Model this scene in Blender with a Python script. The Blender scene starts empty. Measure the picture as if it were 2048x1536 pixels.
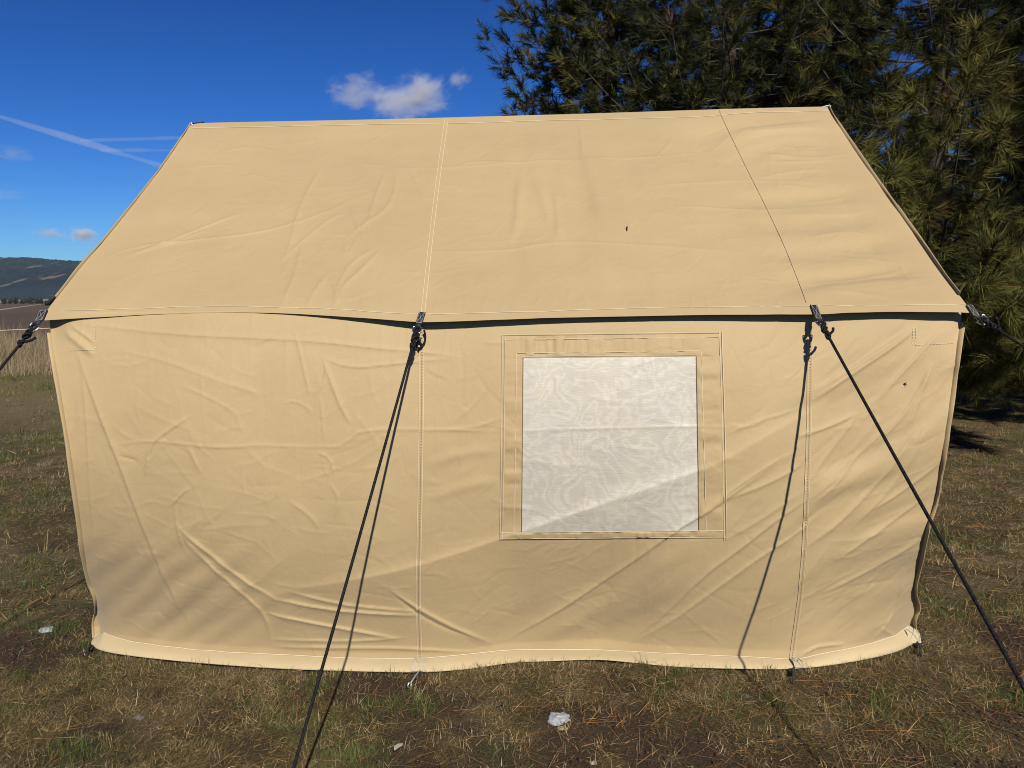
import bpy, math, random
import numpy as np

rng = np.random.default_rng(7)
random.seed(7)
scene = bpy.context.scene
col = scene.collection

# ------------------------------------------------------------------ camera
FPX, CAM_H = 1538.0, 1.6                       # focal length in photo pixels (2048 wide), eye height
PITCH = math.atan((768 - 592) / FPX)
ROLL = math.radians(0.6)
cam_d = bpy.data.cameras.new('camera')
cam = bpy.data.objects.new('camera', cam_d)
col.objects.link(cam)
cam_d.sensor_width = 36.0
cam_d.lens = 36.0 * FPX / 2048.0
cam_d.clip_start = 0.05
cam_d.clip_end = 20000.0
cam.location = (0, 0, CAM_H)
from mathutils import Matrix, Vector
cam.rotation_euler = (Matrix.Rotation(math.radians(90) - PITCH, 3, 'X') @ Matrix.Rotation(-ROLL, 3, 'Z')).to_euler()
scene.camera = cam

# ------------------------------------------------------------------ world, sun, exposure
SUN_AZ, SUN_EL = 12.5, 36.0                    # sun stands behind the viewer, a little to the right
world = bpy.data.worlds.new('World')
scene.world = world
world.use_nodes = True
wn, wl = world.node_tree.nodes, world.node_tree.links
wn.clear()
w_out = wn.new('ShaderNodeOutputWorld')
w_bg = wn.new('ShaderNodeBackground')
w_sky = wn.new('ShaderNodeTexSky')
w_sky.sky_type = 'NISHITA'
w_sky.sun_disc = False
w_sky.sun_elevation = math.radians(SUN_EL)
w_sky.sun_rotation = math.radians(180 - SUN_AZ)
w_sky.altitude = 700
w_sky.air_density = 1.0
w_sky.dust_density = 0.3
w_sky.ozone_density = 3.0
w_hs = wn.new('ShaderNodeHueSaturation')
w_hs.inputs['Saturation'].default_value = 1.12
w_bg.inputs['Strength'].default_value = 0.058
w_g = wn.new('ShaderNodeGamma'); w_g.inputs['Gamma'].default_value = 1.45     # deep, saturated spring sky
w_m1 = wn.new('ShaderNodeVectorMath'); w_m1.operation = 'SCALE'; w_m1.inputs['Scale'].default_value = 0.1
w_m2 = wn.new('ShaderNodeVectorMath'); w_m2.operation = 'SCALE'; w_m2.inputs['Scale'].default_value = 10.0
wl.new(w_sky.outputs['Color'], w_m1.inputs[0])
wl.new(w_m1.outputs[0], w_g.inputs['Color'])
wl.new(w_g.outputs['Color'], w_m2.inputs[0])
wl.new(w_m2.outputs[0], w_hs.inputs['Color'])
w_t = wn.new('ShaderNodeVectorMath'); w_t.operation = 'MULTIPLY'; w_t.inputs[1].default_value = (.50, .82, 1.26)
wl.new(w_hs.outputs['Color'], w_t.inputs[0])
wl.new(w_t.outputs[0], w_bg.inputs['Color'])
wl.new(w_bg.outputs['Background'], w_out.inputs['Surface'])

sun_d = bpy.data.lights.new('sun', 'SUN')
sun_d.energy = 5.0
sun_d.angle = math.radians(0.5)
sun_d.color = (1.0, 0.955, 0.89)
sun = bpy.data.objects.new('sun', sun_d)
col.objects.link(sun)
_az, _el = math.radians(SUN_AZ), math.radians(SUN_EL)
SUN_TO = Vector((math.sin(_az) * math.cos(_el), -math.cos(_az) * math.cos(_el), math.sin(_el)))
sun.rotation_euler = SUN_TO.to_track_quat('Z', 'Y').to_euler()
sun.location = (5, -20, 15)

scene.view_settings.view_transform = 'Standard'
scene.view_settings.look = 'None'
scene.view_settings.gamma = 1.0
scene.view_settings.use_curve_mapping = False
scene.view_settings.exposure = 0.42
scene.render.engine = 'CYCLES'
scene.cycles.use_denoising = True
scene.cycles.filter_width = 1.0
ALB = 0.66                                      # scales base colours down; the raised exposure makes up for it, so shade deepens
scene.cycles.max_bounces = 6
scene.cycles.diffuse_bounces = 1
scene.cycles.glossy_bounces = 2
scene.cycles.transparent_max_bounces = 8
scene.cycles.volume_bounces = 3

# ------------------------------------------------------------------ measuring helpers
def ray(px, py):
    px = np.asarray(px, float); py = np.asarray(py, float)
    u = (px - 1024) / FPX; v = (768 - py) / FPX
    c, s = math.cos(ROLL), math.sin(ROLL)
    u, v = u * c + v * s, -u * s + v * c
    cp, sp = math.cos(PITCH), math.sin(PITCH)
    return np.stack([u, cp + v * sp, -sp + v * cp], -1)

C0 = np.array([0, 0, CAM_H])
def on_z(p, z=0.0):
    p = np.atleast_2d(np.asarray(p, float)); r = ray(p[:, 0], p[:, 1])
    return C0 + r * ((z - CAM_H) / r[:, 2:3])
def on_y(p, Y):
    p = np.atleast_2d(np.asarray(p, float)); r = ray(p[:, 0], p[:, 1])
    Y = np.broadcast_to(np.asarray(Y, float), (len(p),))
    return C0 + r * (Y[:, None] / r[:, 1:2])

def smooth01(x): x = np.clip(x, 0, 1); return x * x * (3 - 2 * x)

def noise2(x, y, seed=0):
    xi = np.floor(x).astype(np.int64); yi = np.floor(y).astype(np.int64)
    fx = x - xi; fy = y - yi
    fx = fx * fx * fx * (fx * (fx * 6 - 15) + 10); fy = fy * fy * fy * (fy * (fy * 6 - 15) + 10)
    def h(a, b):
        n = (a * 374761393 + b * 668265263 + seed * 1442695041) & 0xffffffff
        n = ((n ^ (n >> 13)) * 1274126177) & 0xffffffff
        n = ((n ^ (n >> 16)) * 2246822519) & 0xffffffff
        return ((n ^ (n >> 15)) & 0xffff) / 32767.5 - 1.0
    a = h(xi, yi) * (1 - fx) + h(xi + 1, yi) * fx
    b = h(xi, yi + 1) * (1 - fx) + h(xi + 1, yi + 1) * fx
    return a * (1 - fy) + b * fy
def fbm(x, y, seed=0, octv=4):
    r = 0; a = 1.0; t = 0
    for i in range(octv):
        r = r + a * noise2(x * 2 ** i + 17.3 * i, y * 2 ** i - 9.1 * i, seed + i); t += a; a *= 0.5
    return r / t

def resample(P, step):
    P = np.asarray(P, float)
    d = np.r_[0, np.cumsum(np.linalg.norm(np.diff(P, axis=0), axis=1))]
    n = max(2, int(d[-1] / step) + 1); s = np.linspace(0, d[-1], n)
    return np.stack([np.interp(s, d, P[:, k]) for k in range(P.shape[1])], -1)
def chaikin(P, n=2):
    P = np.asarray(P, float)
    for _ in range(n):
        Q = [P[0]]
        for a, b in zip(P[:-1], P[1:]): Q += [a * .75 + b * .25, a * .25 + b * .75]
        P = np.array(Q + [P[-1]])
    return P

# ------------------------------------------------------------------ mesh helpers
def make_mesh(name, V, faces, colors=None, uv=None, smooth=True):
    """faces: list of integer arrays (n,3) or (n,4)."""
    me = bpy.data.meshes.new(name)
    V = np.ascontiguousarray(V, np.float32)
    faces = [np.asarray(f, np.int32) for f in (faces if isinstance(faces, list) else [faces]) if len(f)]
    loops = np.concatenate([f.ravel() for f in faces])
    tot = np.concatenate([np.full(len(f), f.shape[1], np.int32) for f in faces])
    start = np.r_[0, np.cumsum(tot)[:-1]].astype(np.int32)
    me.vertices.add(len(V)); me.vertices.foreach_set('co', V.ravel())
    me.loops.add(len(loops)); me.loops.foreach_set('vertex_index', loops)
    me.polygons.add(len(tot)); me.polygons.foreach_set('loop_start', start)
    try: me.polygons.foreach_set('loop_total', tot)
    except Exception: pass
    if smooth: me.polygons.foreach_set('use_smooth', np.ones(len(tot), bool))
    if colors is not None:
        at = me.color_attributes.new('Col', 'FLOAT_COLOR', 'POINT')
        c4 = np.ones((len(V), 4), np.float32); c4[:, :3] = np.asarray(colors) * ALB
        at.data.foreach_set('color', c4.ravel())
    if uv is not None:
        ul = me.uv_layers.new(name='UVMap')
        ul.data.foreach_set('uv', np.ascontiguousarray(np.asarray(uv, np.float32)[loops]).ravel())
    me.update(calc_edges=True); me.validate()
    return me

def link(name, me, mat=None, parent=None, loc=None):
    o = bpy.data.objects.new(name, me)
    col.objects.link(o)
    if mat is not None and me is not None and not me.materials: me.materials.append(mat)
    if parent is not None:
        o.parent = parent
        w = parent.matrix_world
        o.matrix_parent_inverse = Matrix.Translation(-Vector(abs_loc(parent)))
    if loc is not None: o.location = loc
    return o
def abs_loc(o):
    # parents here are only ever translated (Empties at a thing's base) or identity
    return tuple(o.location) if o.parent is None else (0, 0, 0) if o.type == 'MESH' else tuple(o.location)

def part(name, V, F, mat, parent, **k):
    return link(name, make_mesh(name, V, F, **k), mat, parent)

def tag(o, label=None, cat=None, group=None, kind=None):
    if label: o['label'] = label
    if cat: o['category'] = cat
    if group: o['group'] = group
    if kind: o['kind'] = kind
    return o
def empty(name, loc=(0, 0, 0)):
    o = bpy.data.objects.new(name, None); col.objects.link(o); o.location = loc
    o.empty_display_size = 0.1
    return o

def grid_faces(nu, nv):
    i = np.arange(nu * nv).reshape(nv, nu)
    return np.stack([i[:-1, :-1], i[:-1, 1:], i[1:, 1:], i[1:, :-1]], -1).reshape(-1, 4)

class MB:
    """collects shapes into one mesh"""
    def __init__(s): s.V = []; s.Q = []; s.T = []; s.n = 0
    def add(s, V, Q=None, T=None):
        V = np.asarray(V, float)
        s.V.append(V)
        if Q is not None and len(Q): s.Q.append(np.asarray(Q) + s.n)
        if T is not None and len(T): s.T.append(np.asarray(T) + s.n)
        s.n += len(V); return s
    def tube(s, P, r, n=8, closed=False, caps=True):
        P = np.asarray(P, float); m = len(P)
        r = np.broadcast_to(np.asarray(r, float), (m,))
        if closed: Tn = np.roll(P, -1, 0) - np.roll(P, 1, 0)
        else: Tn = np.gradient(P, axis=0)
        Tn /= np.linalg.norm(Tn, axis=1, keepdims=True) + 1e-12
        a = np.array([0, 0, 1.0]) if abs(Tn[0, 2]) < .9 else np.array([1.0, 0, 0])
        N = []; v = np.cross(Tn[0], a); v /= np.linalg.norm(v)
        for k in range(m):
            v = v - Tn[k] * (v @ Tn[k]); v /= np.linalg.norm(v) + 1e-12; N.append(v.copy())
        N = np.array(N); B = np.cross(Tn, N)
        an = np.linspace(0, 2 * np.pi, n, endpoint=False)
        V = P[:, None] + r[:, None, None] * (np.cos(an)[None, :, None] * N[:, None] + np.sin(an)[None, :, None] * B[:, None])
        V = V.reshape(-1, 3); Q = []
        rows = m if closed else m - 1
        for k in range(rows):
            k2 = (k + 1) % m
            for j in range(n):
                j2 = (j + 1) % n
                Q.append((k * n + j, k * n + j2, k2 * n + j2, k2 * n + j))
        T = []
        if not closed and caps:
            V = np.vstack([V, P[0], P[-1]])
            for j in range(n):
                j2 = (j + 1) % n
                T.append((m * n, j2, j)); T.append((m * n + 1, (m - 1) * n + j, (m - 1) * n + j2))
        return s.add(V, Q, T)
    def box(s, c, ax, ay, az):
        c, ax, ay, az = (np.asarray(k, float) for k in (c, ax, ay, az))
        V = [c + i * ax + j * ay + k * az for k in (-1, 1) for j in (-1, 1) for i in (-1, 1)]
        Q = [(0, 2, 3, 1), (4, 5, 7, 6), (0, 1, 5, 4), (2, 6, 7, 3), (0, 4, 6, 2), (1, 3, 7, 5)]
        return s.add(V, Q)
    def build(s, name, mat, parent=None, smooth=True, **k):
        V = np.vstack(s.V); F = []
        if s.Q: F.append(np.vstack(s.Q))
        if s.T: F.append(np.vstack(s.T))
        return link(name, make_mesh(name, V, F, smooth=smooth, **k), mat, parent)

# ------------------------------------------------------------------ materials
def new_mat(name):
    m = bpy.data.materials.new(name); m.use_nodes = True
    nt = m.node_tree; b = nt.nodes['Principled BSDF']
    return m, nt, b
def plain(name, rgb, rough=.6, metal=0.0, spec=.4):
    m, nt, b = new_mat(name)
    rgb = tuple(k * ALB for k in rgb) if metal < .5 else rgb
    b.inputs['Base Color'].default_value = (*rgb, 1); b.inputs['Roughness'].default_value = rough
    b.inputs['Metallic'].default_value = metal; b.inputs['Specular IOR Level'].default_value = spec
    return m
def noise_node(nt, scale, detail=4, rough=.55, vec=None, dist=0.0):
    n = nt.nodes.new('ShaderNodeTexNoise'); n.inputs['Scale'].default_value = scale
    n.inputs['Detail'].default_value = detail; n.inputs['Roughness'].default_value = rough
    n.inputs['Distortion'].default_value = dist
    if vec is not None: nt.links.new(vec, n.inputs['Vector'])
    return n
def ramp(nt, src, stops):
    r = nt.nodes.new('ShaderNodeValToRGB'); nt.links.new(src, r.inputs['Fac'])
    e = r.color_ramp.elements
    while len(e) < len(stops): e.new(.5)
    for k, (p, c) in enumerate(stops): e[k].position = p; e[k].color = (*c, 1)
    return r
def mixc(nt, fac, a, b, mode='MIX'):
    n = nt.nodes.new('ShaderNodeMix'); n.data_type = 'RGBA'; n.blend_type = mode
    for k, v in ((0, fac), (6, a), (7, b)):
        if isinstance(v, (int, float)): n.inputs[k].default_value = v
        elif isinstance(v, tuple): n.inputs[k].default_value = (*v, 1)
        else: nt.links.new(v, n.inputs[k])
    return n.outputs[2]
def bump(nt, b, h, strength=.3, dist=.01):
    n = nt.nodes.new('ShaderNodeBump'); n.inputs['Strength'].default_value = strength; n.inputs['Distance'].default_value = dist
    nt.links.new(h, n.inputs['Height']); nt.links.new(n.outputs['Normal'], b.inputs['Normal'])
    return n
def geo_pos(nt):
    return nt.nodes.new('ShaderNodeNewGeometry').outputs['Position']

def canvas(name, rgb, var=.06):
    m, nt, b = new_mat(name)
    p = geo_pos(nt)
    rgb = tuple(k * ALB for k in rgb)
    n1 = noise_node(nt, 1.7, 4, .6, p)
    c = tuple(x * (1 - var) for x in rgb); d = tuple(min(1, x * (1 + var)) for x in rgb)
    r = ramp(nt, n1.outputs['Fac'], [(.3, c), (.7, d)])
    n2 = noise_node(nt, 260, 2, .7, p)                      # weave grain
    r2 = ramp(nt, n2.outputs['Fac'], [(.3, (.93, .93, .93)), (.7, (1.0, 1.0, 1.0))])
    nt.links.new(mixc(nt, 1.0, r.outputs['Color'], r2.outputs['Color'], 'MULTIPLY'), b.inputs['Base Color'])
    b.inputs['Roughness'].default_value = .6
    b.inputs['Specular IOR Level'].default_value = .15
    b.inputs['Sheen Weight'].default_value = .12
    b.inputs['Sheen Roughness'].default_value = .5
    n3 = noise_node(nt, 9, 6, .62, p, .4)
    n4 = noise_node(nt, 34, 4, .6, p, .8)
    a = nt.nodes.new('ShaderNodeMath'); a.operation = 'MULTIPLY_ADD'
    nt.links.new(n4.outputs['Fac'], a.inputs[0]); a.inputs[1].default_value = .16
    nt.links.new(n3.outputs['Fac'], a.inputs[2])
    bump(nt, b, a.outputs[0], .28, .012)
    return m

TAN = (.528, .386, .196)
M_CANVAS = canvas('tan_canvas', TAN)
M_HEM = canvas('tan_canvas_hem', (.63, .495, .275))
M_FRAME = canvas('window_flap_canvas', (.52, .376, .19))
M_THREAD = plain('pale_thread', (.73, .60, .39), .8)
M_WTHREAD = plain('white_thread', (.54, .50, .41), .8)
M_TABTHREAD = plain('grey_thread', (.4, .4, .38), .8)
M_DTHREAD = plain('brown_thread', (.2, .12, .06), .8)
M_SEAM = canvas('seam_canvas', (.535, .39, .198))
M_METAL = plain('steel', (.72, .72, .72), .28, 1.0)
M_DULL = plain('galvanised_wire', (.45, .45, .43), .45, .8)

def webbing():
    m, nt, b = new_mat('black_webbing')
    n = noise_node(nt, 400, 2, .5, geo_pos(nt))
    r = ramp(nt, n.outputs['Fac'], [(.35, (.006, .006, .006)), (.7, (.018, .019, .020))])
    nt.links.new(r.outputs['Color'], b.inputs['Base Color']); b.inputs['Roughness'].default_value = .7
    bump(nt, b, n.outputs['Fac'], .5, .002)
    return m
M_WEB = webbing()
def rope_mat():
    m, nt, b = new_mat('black_braided_rope')
    n = nt.nodes.new('ShaderNodeTexVoronoi'); n.inputs['Scale'].default_value = 120
    nt.links.new(geo_pos(nt), n.inputs['Vector'])
    r = ramp(nt, n.outputs['Distance'], [(.1, (.011, .010, .010)), (.7, (.0025, .0025, .0025))])
    nt.links.new(r.outputs['Color'], b.inputs['Base Color']); b.inputs['Roughness'].default_value = .7; b.inputs['Specular IOR Level'].default_value = .2
    bump(nt, b, n.outputs['Distance'], .8, -.004)
    return m
M_ROPE = rope_mat()

def window_mat():
    m, nt, b = new_mat('white_window_mesh')
    p = geo_pos(nt)
    n = noise_node(nt, 6.0, 3, .5, p, .5)
    w = nt.nodes.new('ShaderNodeTexWave'); w.wave_type = 'RINGS'; w.inputs['Scale'].default_value = 1.0
    mp = nt.nodes.new('ShaderNodeMath'); mp.operation = 'MULTIPLY'; mp.inputs[1].default_value = 60
    nt.links.new(n.outputs['Fac'], mp.inputs[0])
    sn = nt.nodes.new('ShaderNodeMath'); sn.operation = 'SINE'; nt.links.new(mp.outputs[0], sn.inputs[0])
    nt.nodes.remove(w)
    r = ramp(nt, sn.outputs[0], [(0.0, (.400, .367, .292)), (1.0, (.442, .408, .335))])
    n2 = noise_node(nt, 5, 4, .6, p)
    r2 = ramp(nt, n2.outputs['Fac'], [(.35, (.90, .90, .91)), (.65, (1, .985, .95))])
    c1 = mixc(nt, 1.0, r.outputs['Color'], r2.outputs['Color'], 'MULTIPLY')
    sx = nt.nodes.new('ShaderNodeMapping'); sx.inputs['Scale'].default_value = (30, 30, 260)
    nt.links.new(p, sx.inputs['Vector'])
    n3 = noise_node(nt, 1.0, 2, .6, sx.outputs['Vector'])
    r3 = ramp(nt, n3.outputs['Fac'], [(.35, (.91, .91, .91)), (.65, (1, 1, 1))])
    nt.links.new(mixc(nt, 1.0, c1, r3.outputs['Color'], 'MULTIPLY'), b.inputs['Base Color'])
    b.inputs['Roughness'].default_value = .5; b.inputs['Specular IOR Level'].default_value = .3
    bump(nt, b, n3.outputs['Fac'], .3, .002)
    return m
M_WINDOW = window_mat()

def col_mat(name, rough=.8, fine=None, bumpiness=0.0, spec=.2, trans=0.0):
    m, nt, b = new_mat(name)
    a = nt.nodes.new('ShaderNodeAttribute'); a.attribute_name = 'Col'
    out = a.outputs['Color']
    if fine:
        p = geo_pos(nt)
        n = noise_node(nt, fine[0], 5, .65, p)
        r = ramp(nt, n.outputs['Fac'], [(.3, (fine[1],) * 3), (.7, (fine[2],) * 3)])
        out = mixc(nt, 1.0, out, r.outputs['Color'], 'MULTIPLY')
        if bumpiness: bump(nt, b, n.outputs['Fac'], bumpiness, .02)
    nt.links.new(out, b.inputs['Base Color'])
    b.inputs['Roughness'].default_value = rough; b.inputs['Specular IOR Level'].default_value = spec
    if trans:
        t = nt.nodes.new('ShaderNodeBsdfTranslucent'); nt.links.new(out, t.inputs['Color'])
        mx = nt.nodes.new('ShaderNodeMixShader'); mx.inputs[0].default_value = trans
        nt.links.new(b.outputs[0], mx.inputs[1]); nt.links.new(t.outputs[0], mx.inputs[2])
        nt.links.new(mx.outputs[0], nt.nodes['Material Output'].inputs['Surface'])
    return m
M_BLADE = col_mat('grass_blades', .75, spec=.15, trans=.2)
M_NEEDLE = col_mat('pine_needles', .75, spec=.12)
M_BARK = col_mat('pine_bark', .9, (22, .5, 1.3), .6)
M_TWIG = col_mat('pine_twig', .85)
M_FARLEAF = col_mat('far_foliage', .85)

# ================================================================== GROUND
def px_blobs(pts, X, Y):
    f = np.zeros_like(X)
    for (px, py, r, a) in pts:
        c = on_z((px, py))[0]
        k = a * np.exp(-(((X - c[0]) ** 2 + ((Y - c[1]) * 0.9) ** 2) / r ** 2))
        f = np.maximum(f, k)
    return f
GREEN_SPOTS = [(150, 1505, .13, 1), (175, 1350, .10, .8), (560, 1370, .08, .6), (705, 1440, .10, .9), (400, 1085, .2, .6), (1770, 1395, .16, 1.0),
               (2010, 1385, .13, 1.), (1010, 1505, .10, .9), (735, 1500, .1, .9), (30, 1420, .1, .7), (60, 1125, .2, .7), (1460, 1400, .12, .6),
               (100, 1000, .4, .5), (30, 880, .8, .6), (1950, 1180, .15, .6), (1990, 1010, .25, .5), (60, 760, 2.5, .9), (860, 1425, .08, .6), (1560, 1410, .09, .7)]
DIRT_SPOTS = [(1400, 1500, .18, 1.), (1670, 1375, .11, 1.), (1720, 1385, .09, 1), (1560, 1520, .14, .8), (1250, 1375, .09, .7), (840, 1365, .07, .9), (420, 1440, .1, .8),
              (320, 1380, .1, .8), (250, 1200, .13, .8), (120, 1250, .1, .8), (960, 1480, .1, .7), (1100, 1420, .08, .7), (590, 1380, .08, .7),
              (2040, 1270, .12, .8), (2030, 1250, .12, .8), (280, 920, .2, .6), (90, 1090, .15, .7), (1280, 1450, .12, .7), (500, 1500, .1, .7)]
def green_f(X, Y):
    n = smooth01((fbm(X * 2.1, Y * 2.1, 11, 4) - .05) / .35) * .7
    far = smooth01((Y - 6) / 6) * .12 * (X < 0)
    return np.clip(np.maximum(n, px_blobs(GREEN_SPOTS, X, Y)) + far, 0, 1)
def dirt_f(X, Y):
    n = smooth01((fbm(X * 2.6, Y * 2.6, 31, 4) + .06) / .3) * .85
    return np.clip(np.maximum(n * (1 - .65 * smooth01((Y - 3.7) / 2)), px_blobs(DIRT_SPOTS, X, Y)), 0, 1)
def ground_h(X, Y):
    near = smooth01((14 - np.abs(Y - 4)) / 8)
    return near * (.016 * fbm(X * 3.1, Y * 3.1, 3, 3) + .008 * fbm(X * 13, Y * 13, 5, 3)) - .006

gx = np.r_[-5:6.5:.035]; gy = np.r_[1.8:8.5:.035]
def grow(a, step, lim, g=1.22):
    out = []; v = a; s = step
    while abs(v) < lim: s *= g; v += s; out.append(v)
    return out
GX = np.r_[grow(gx[0], -.035, 6000)[::-1], gx, grow(gx[-1], .035, 6000)]
GY = np.r_[grow(gy[0], -.035, 3000)[::-1], gy, grow(gy[-1], .035, 6000)]
X, Y = np.meshgrid(GX, GY)
Z = ground_h(X, Y)
nearw = smooth01((20 - np.hypot(X, Y)) / 12)
dirt_c = np.array([.062, .039, .026]); moss_c = np.array([.098, .076, .032]); straw_c = np.array([.165, .122, .066])
field_c = np.array([.135, .098, .066]); lawn_c = np.array([.185, .145, .068])
g = green_f(X, Y)[..., None]; d = dirt_f(X, Y)[..., None]
s = smooth01((fbm(X * 7, Y * 7, 41, 3) + .1) / .5)[..., None]
c = (moss_c * (1 - s) + straw_c * s) * (1 - d) + dirt_c * d
c = c * (1 - .5 * g) + np.array([.06, .085, .024]) * .5 * g
lawnw = smooth01((Y - 7) / 5)[..., None]
c = c * (1 - lawnw) + lawn_c * lawnw
fw = smooth01((np.maximum(Y, np.abs(X) * .75) - 16.5) / 3)[..., None]
fv = (1 + .25 * fbm(X * .02, Y * .02, 77, 3))[..., None]
c = c * 1.1
c = c * (1 - fw) + field_c * fw * fv
M_GROUND = col_mat('earth_and_thatch', .95, (110, .45, 1.55), .8, .1)
ground = link('ground', make_mesh('ground', np.stack([X, Y, Z], -1).reshape(-1, 3), grid_faces(len(GX), len(GY)), colors=c.reshape(-1, 3)), M_GROUND)
tag(ground, kind='structure')

# dirt road far across the field
rp = on_z([(-300, 668), (-60, 631), (0, 621), (50, 613.5), (92, 607.5), (130, 604)])
wv = np.array([0, 1, 0.0])
rd = np.vstack([rp + np.array([0, 0, .02]), rp * np.array([1.15, 1.15, 1]) + np.array([0, 0, .02])])
nrp = len(rp)
road = link('road', make_mesh('road', rd, np.array([(k, k + 1, nrp + k + 1, nrp + k) for k in range(nrp - 1)])), plain('pale_dirt', (.36, .29, .22), .95))
tag(road, kind='structure')

# ================================================================== FAR HILLS
hx = np.r_[-3200:-2100:20., -2100:-1000:4.5, -1000:3201:20.]; hy = np.r_[np.linspace(1500, 2500, 90), np.linspace(2520, 3300, 20)]
X, Y = np.meshgrid(hx, hy)
prof = 142 + 26 * noise2(X * .0011 + 3.2, X * 0 + .5, 5) - 9 * smooth01((X + 1650) / 320) + 30 * smooth01((-X - 1900) / 700)
rise = smooth01((Y - 1500) / 950) ** 1.1
Z = prof * rise + 9 * fbm(X * .006, Y * .006, 8, 4) * rise + 8.5 * rise * rng.random(X.shape) ** 2 - 1.0
forest = np.array([.020, .027, .018]); bare = np.array([.2, .15, .1])
cl = smooth01((fbm(X * .03, Y * .011, 60, 3) - .56) / .08)[..., None]
vv = ((1 + .5 * fbm(X * .004, Y * .004, 62, 4)) * rng.uniform(.5, 1.5, X.shape))[..., None]
hc = forest * vv * (1 - .7 * cl) + bare * .7 * cl
hill = link('hills', make_mesh('hills', np.stack([X, Y, Z], -1).reshape(-1, 3), grid_faces(len(hx), len(hy)), colors=hc.reshape(-1, 3)), col_mat('forest_hill', .95))
tag(hill, kind='structure')
# pale stubble strip at the foot of the hill
sx = np.arange(-2000, 2001, 50.0)
sv = np.vstack([np.stack([sx, 0 * sx + 900, 0 * sx + .1], -1), np.stack([sx, 0 * sx + 1420, 5.2 + 1.5 * noise2(sx * .006, sx * 0, 4)], -1)])
ns = len(sx)
stub = link('stubble_field', make_mesh('stubble_field', sv, np.array([(k, k + 1, ns + k + 1, ns + k) for k in range(ns - 1)])), plain('stubble', (.42, .34, .24), .95))
tag(stub, kind='structure')

# ================================================================== TENT GEOMETRY
Y_EAVE, Y_WALL, Y_RIDGE, Z_TOP = 3.11, 3.162, 4.6, 1.552

# --- crease machinery: creases live on a surface in metres (a across, b up)
class Creases:
    def __init__(s): s.L = []; s.gain = 1.45
    def add(s, P, amp, w1, w2, kind='cusp'):
        s.L.append((np.asarray(P, float), amp, w1, w2, kind))
    def height(s, A, B):
        H = np.zeros_like(A)
        shp = A.shape; a = A.ravel(); b = B.ravel(); h = H.ravel()
        for P, amp, w1, w2, kind in s.L:
            R = 5 * max(w1, w2)
            m = np.nonzero((a > P[:, 0].min() - R) & (a < P[:, 0].max() + R) & (b > P[:, 1].min() - R) & (b < P[:, 1].max() + R))[0]
            if not len(m): continue
            aa = a[m]; bb = b[m]
            seg = np.linalg.norm(np.diff(P, axis=0), axis=1); tot = seg.sum() + 1e-9; acc = 0
            best = np.full(len(m), 1e9); side = np.zeros(len(m)); u = np.zeros(len(m))
            for k in range(len(P) - 1):
                p = P[k]; dv = P[k + 1] - p; L = seg[k] + 1e-9
                t = np.clip(((aa - p[0]) * dv[0] + (bb - p[1]) * dv[1]) / L ** 2, 0, 1)
                dx = aa - p[0] - t * dv[0]; dy = bb - p[1] - t * dv[1]
                dd = np.hypot(dx, dy); q = dd < best
                best[q] = dd[q]; side[q] = (dv[0] * dy - dv[1] * dx)[q]; u[q] = ((acc + t * L) / tot)[q]
                acc += seg[k]
            w = np.where(side > 0, w1, w2)
            taper = np.clip(np.minimum(u, 1 - u) / .22, 0, 1) ** .8
            if kind == 'cusp': f = np.exp(-np.sqrt((best / w) ** 2 + .002) + .045)
            else: f = np.exp(-(best / w) ** 2)
            h[m] += s.gain * amp * f * taper
        return h.reshape(shp)

# --- hem lines and the wall's depth as a function of place
hemB_px = chaikin([(183, 1289), (200, 1302), (270, 1313), (400, 1326), (550, 1337), (700, 1342), (840, 1345), (930, 1339), (1000, 1328), (1035, 1324), (1100, 1322),
           (1190, 1318), (1250, 1323), (1350, 1334), (1500, 1338), (1600, 1338), (1700, 1325), (1790, 1306), (1828, 1287)], 2)
hemT_px = chaikin([(189, 1274), (270, 1290), (400, 1304), (550, 1311), (700, 1316), (835, 1318), (900, 1312), (960, 1306), (1010, 1300), (1060, 1299), (1150, 1300), (1250, 1302),
           (1350, 1308), (1450, 1312), (1560, 1316), (1592, 1317), (1640, 1305), (1700, 1295), (1770, 1280), (1800, 1273), (1829, 1262)], 2)
hemB = on_z(hemB_px, .010)
_o = np.argsort(hemB[:, 0]); HBX, HBY = hemB[_o, 0], hemB[_o, 1]
def y_hem_bottom(x): return np.interp(x, HBX, HBY)
def y_hem_top(x): return y_hem_bottom(x) + .076 + .010 * np.sin(x * 2.3 + 1)
WC = Creases()
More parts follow.
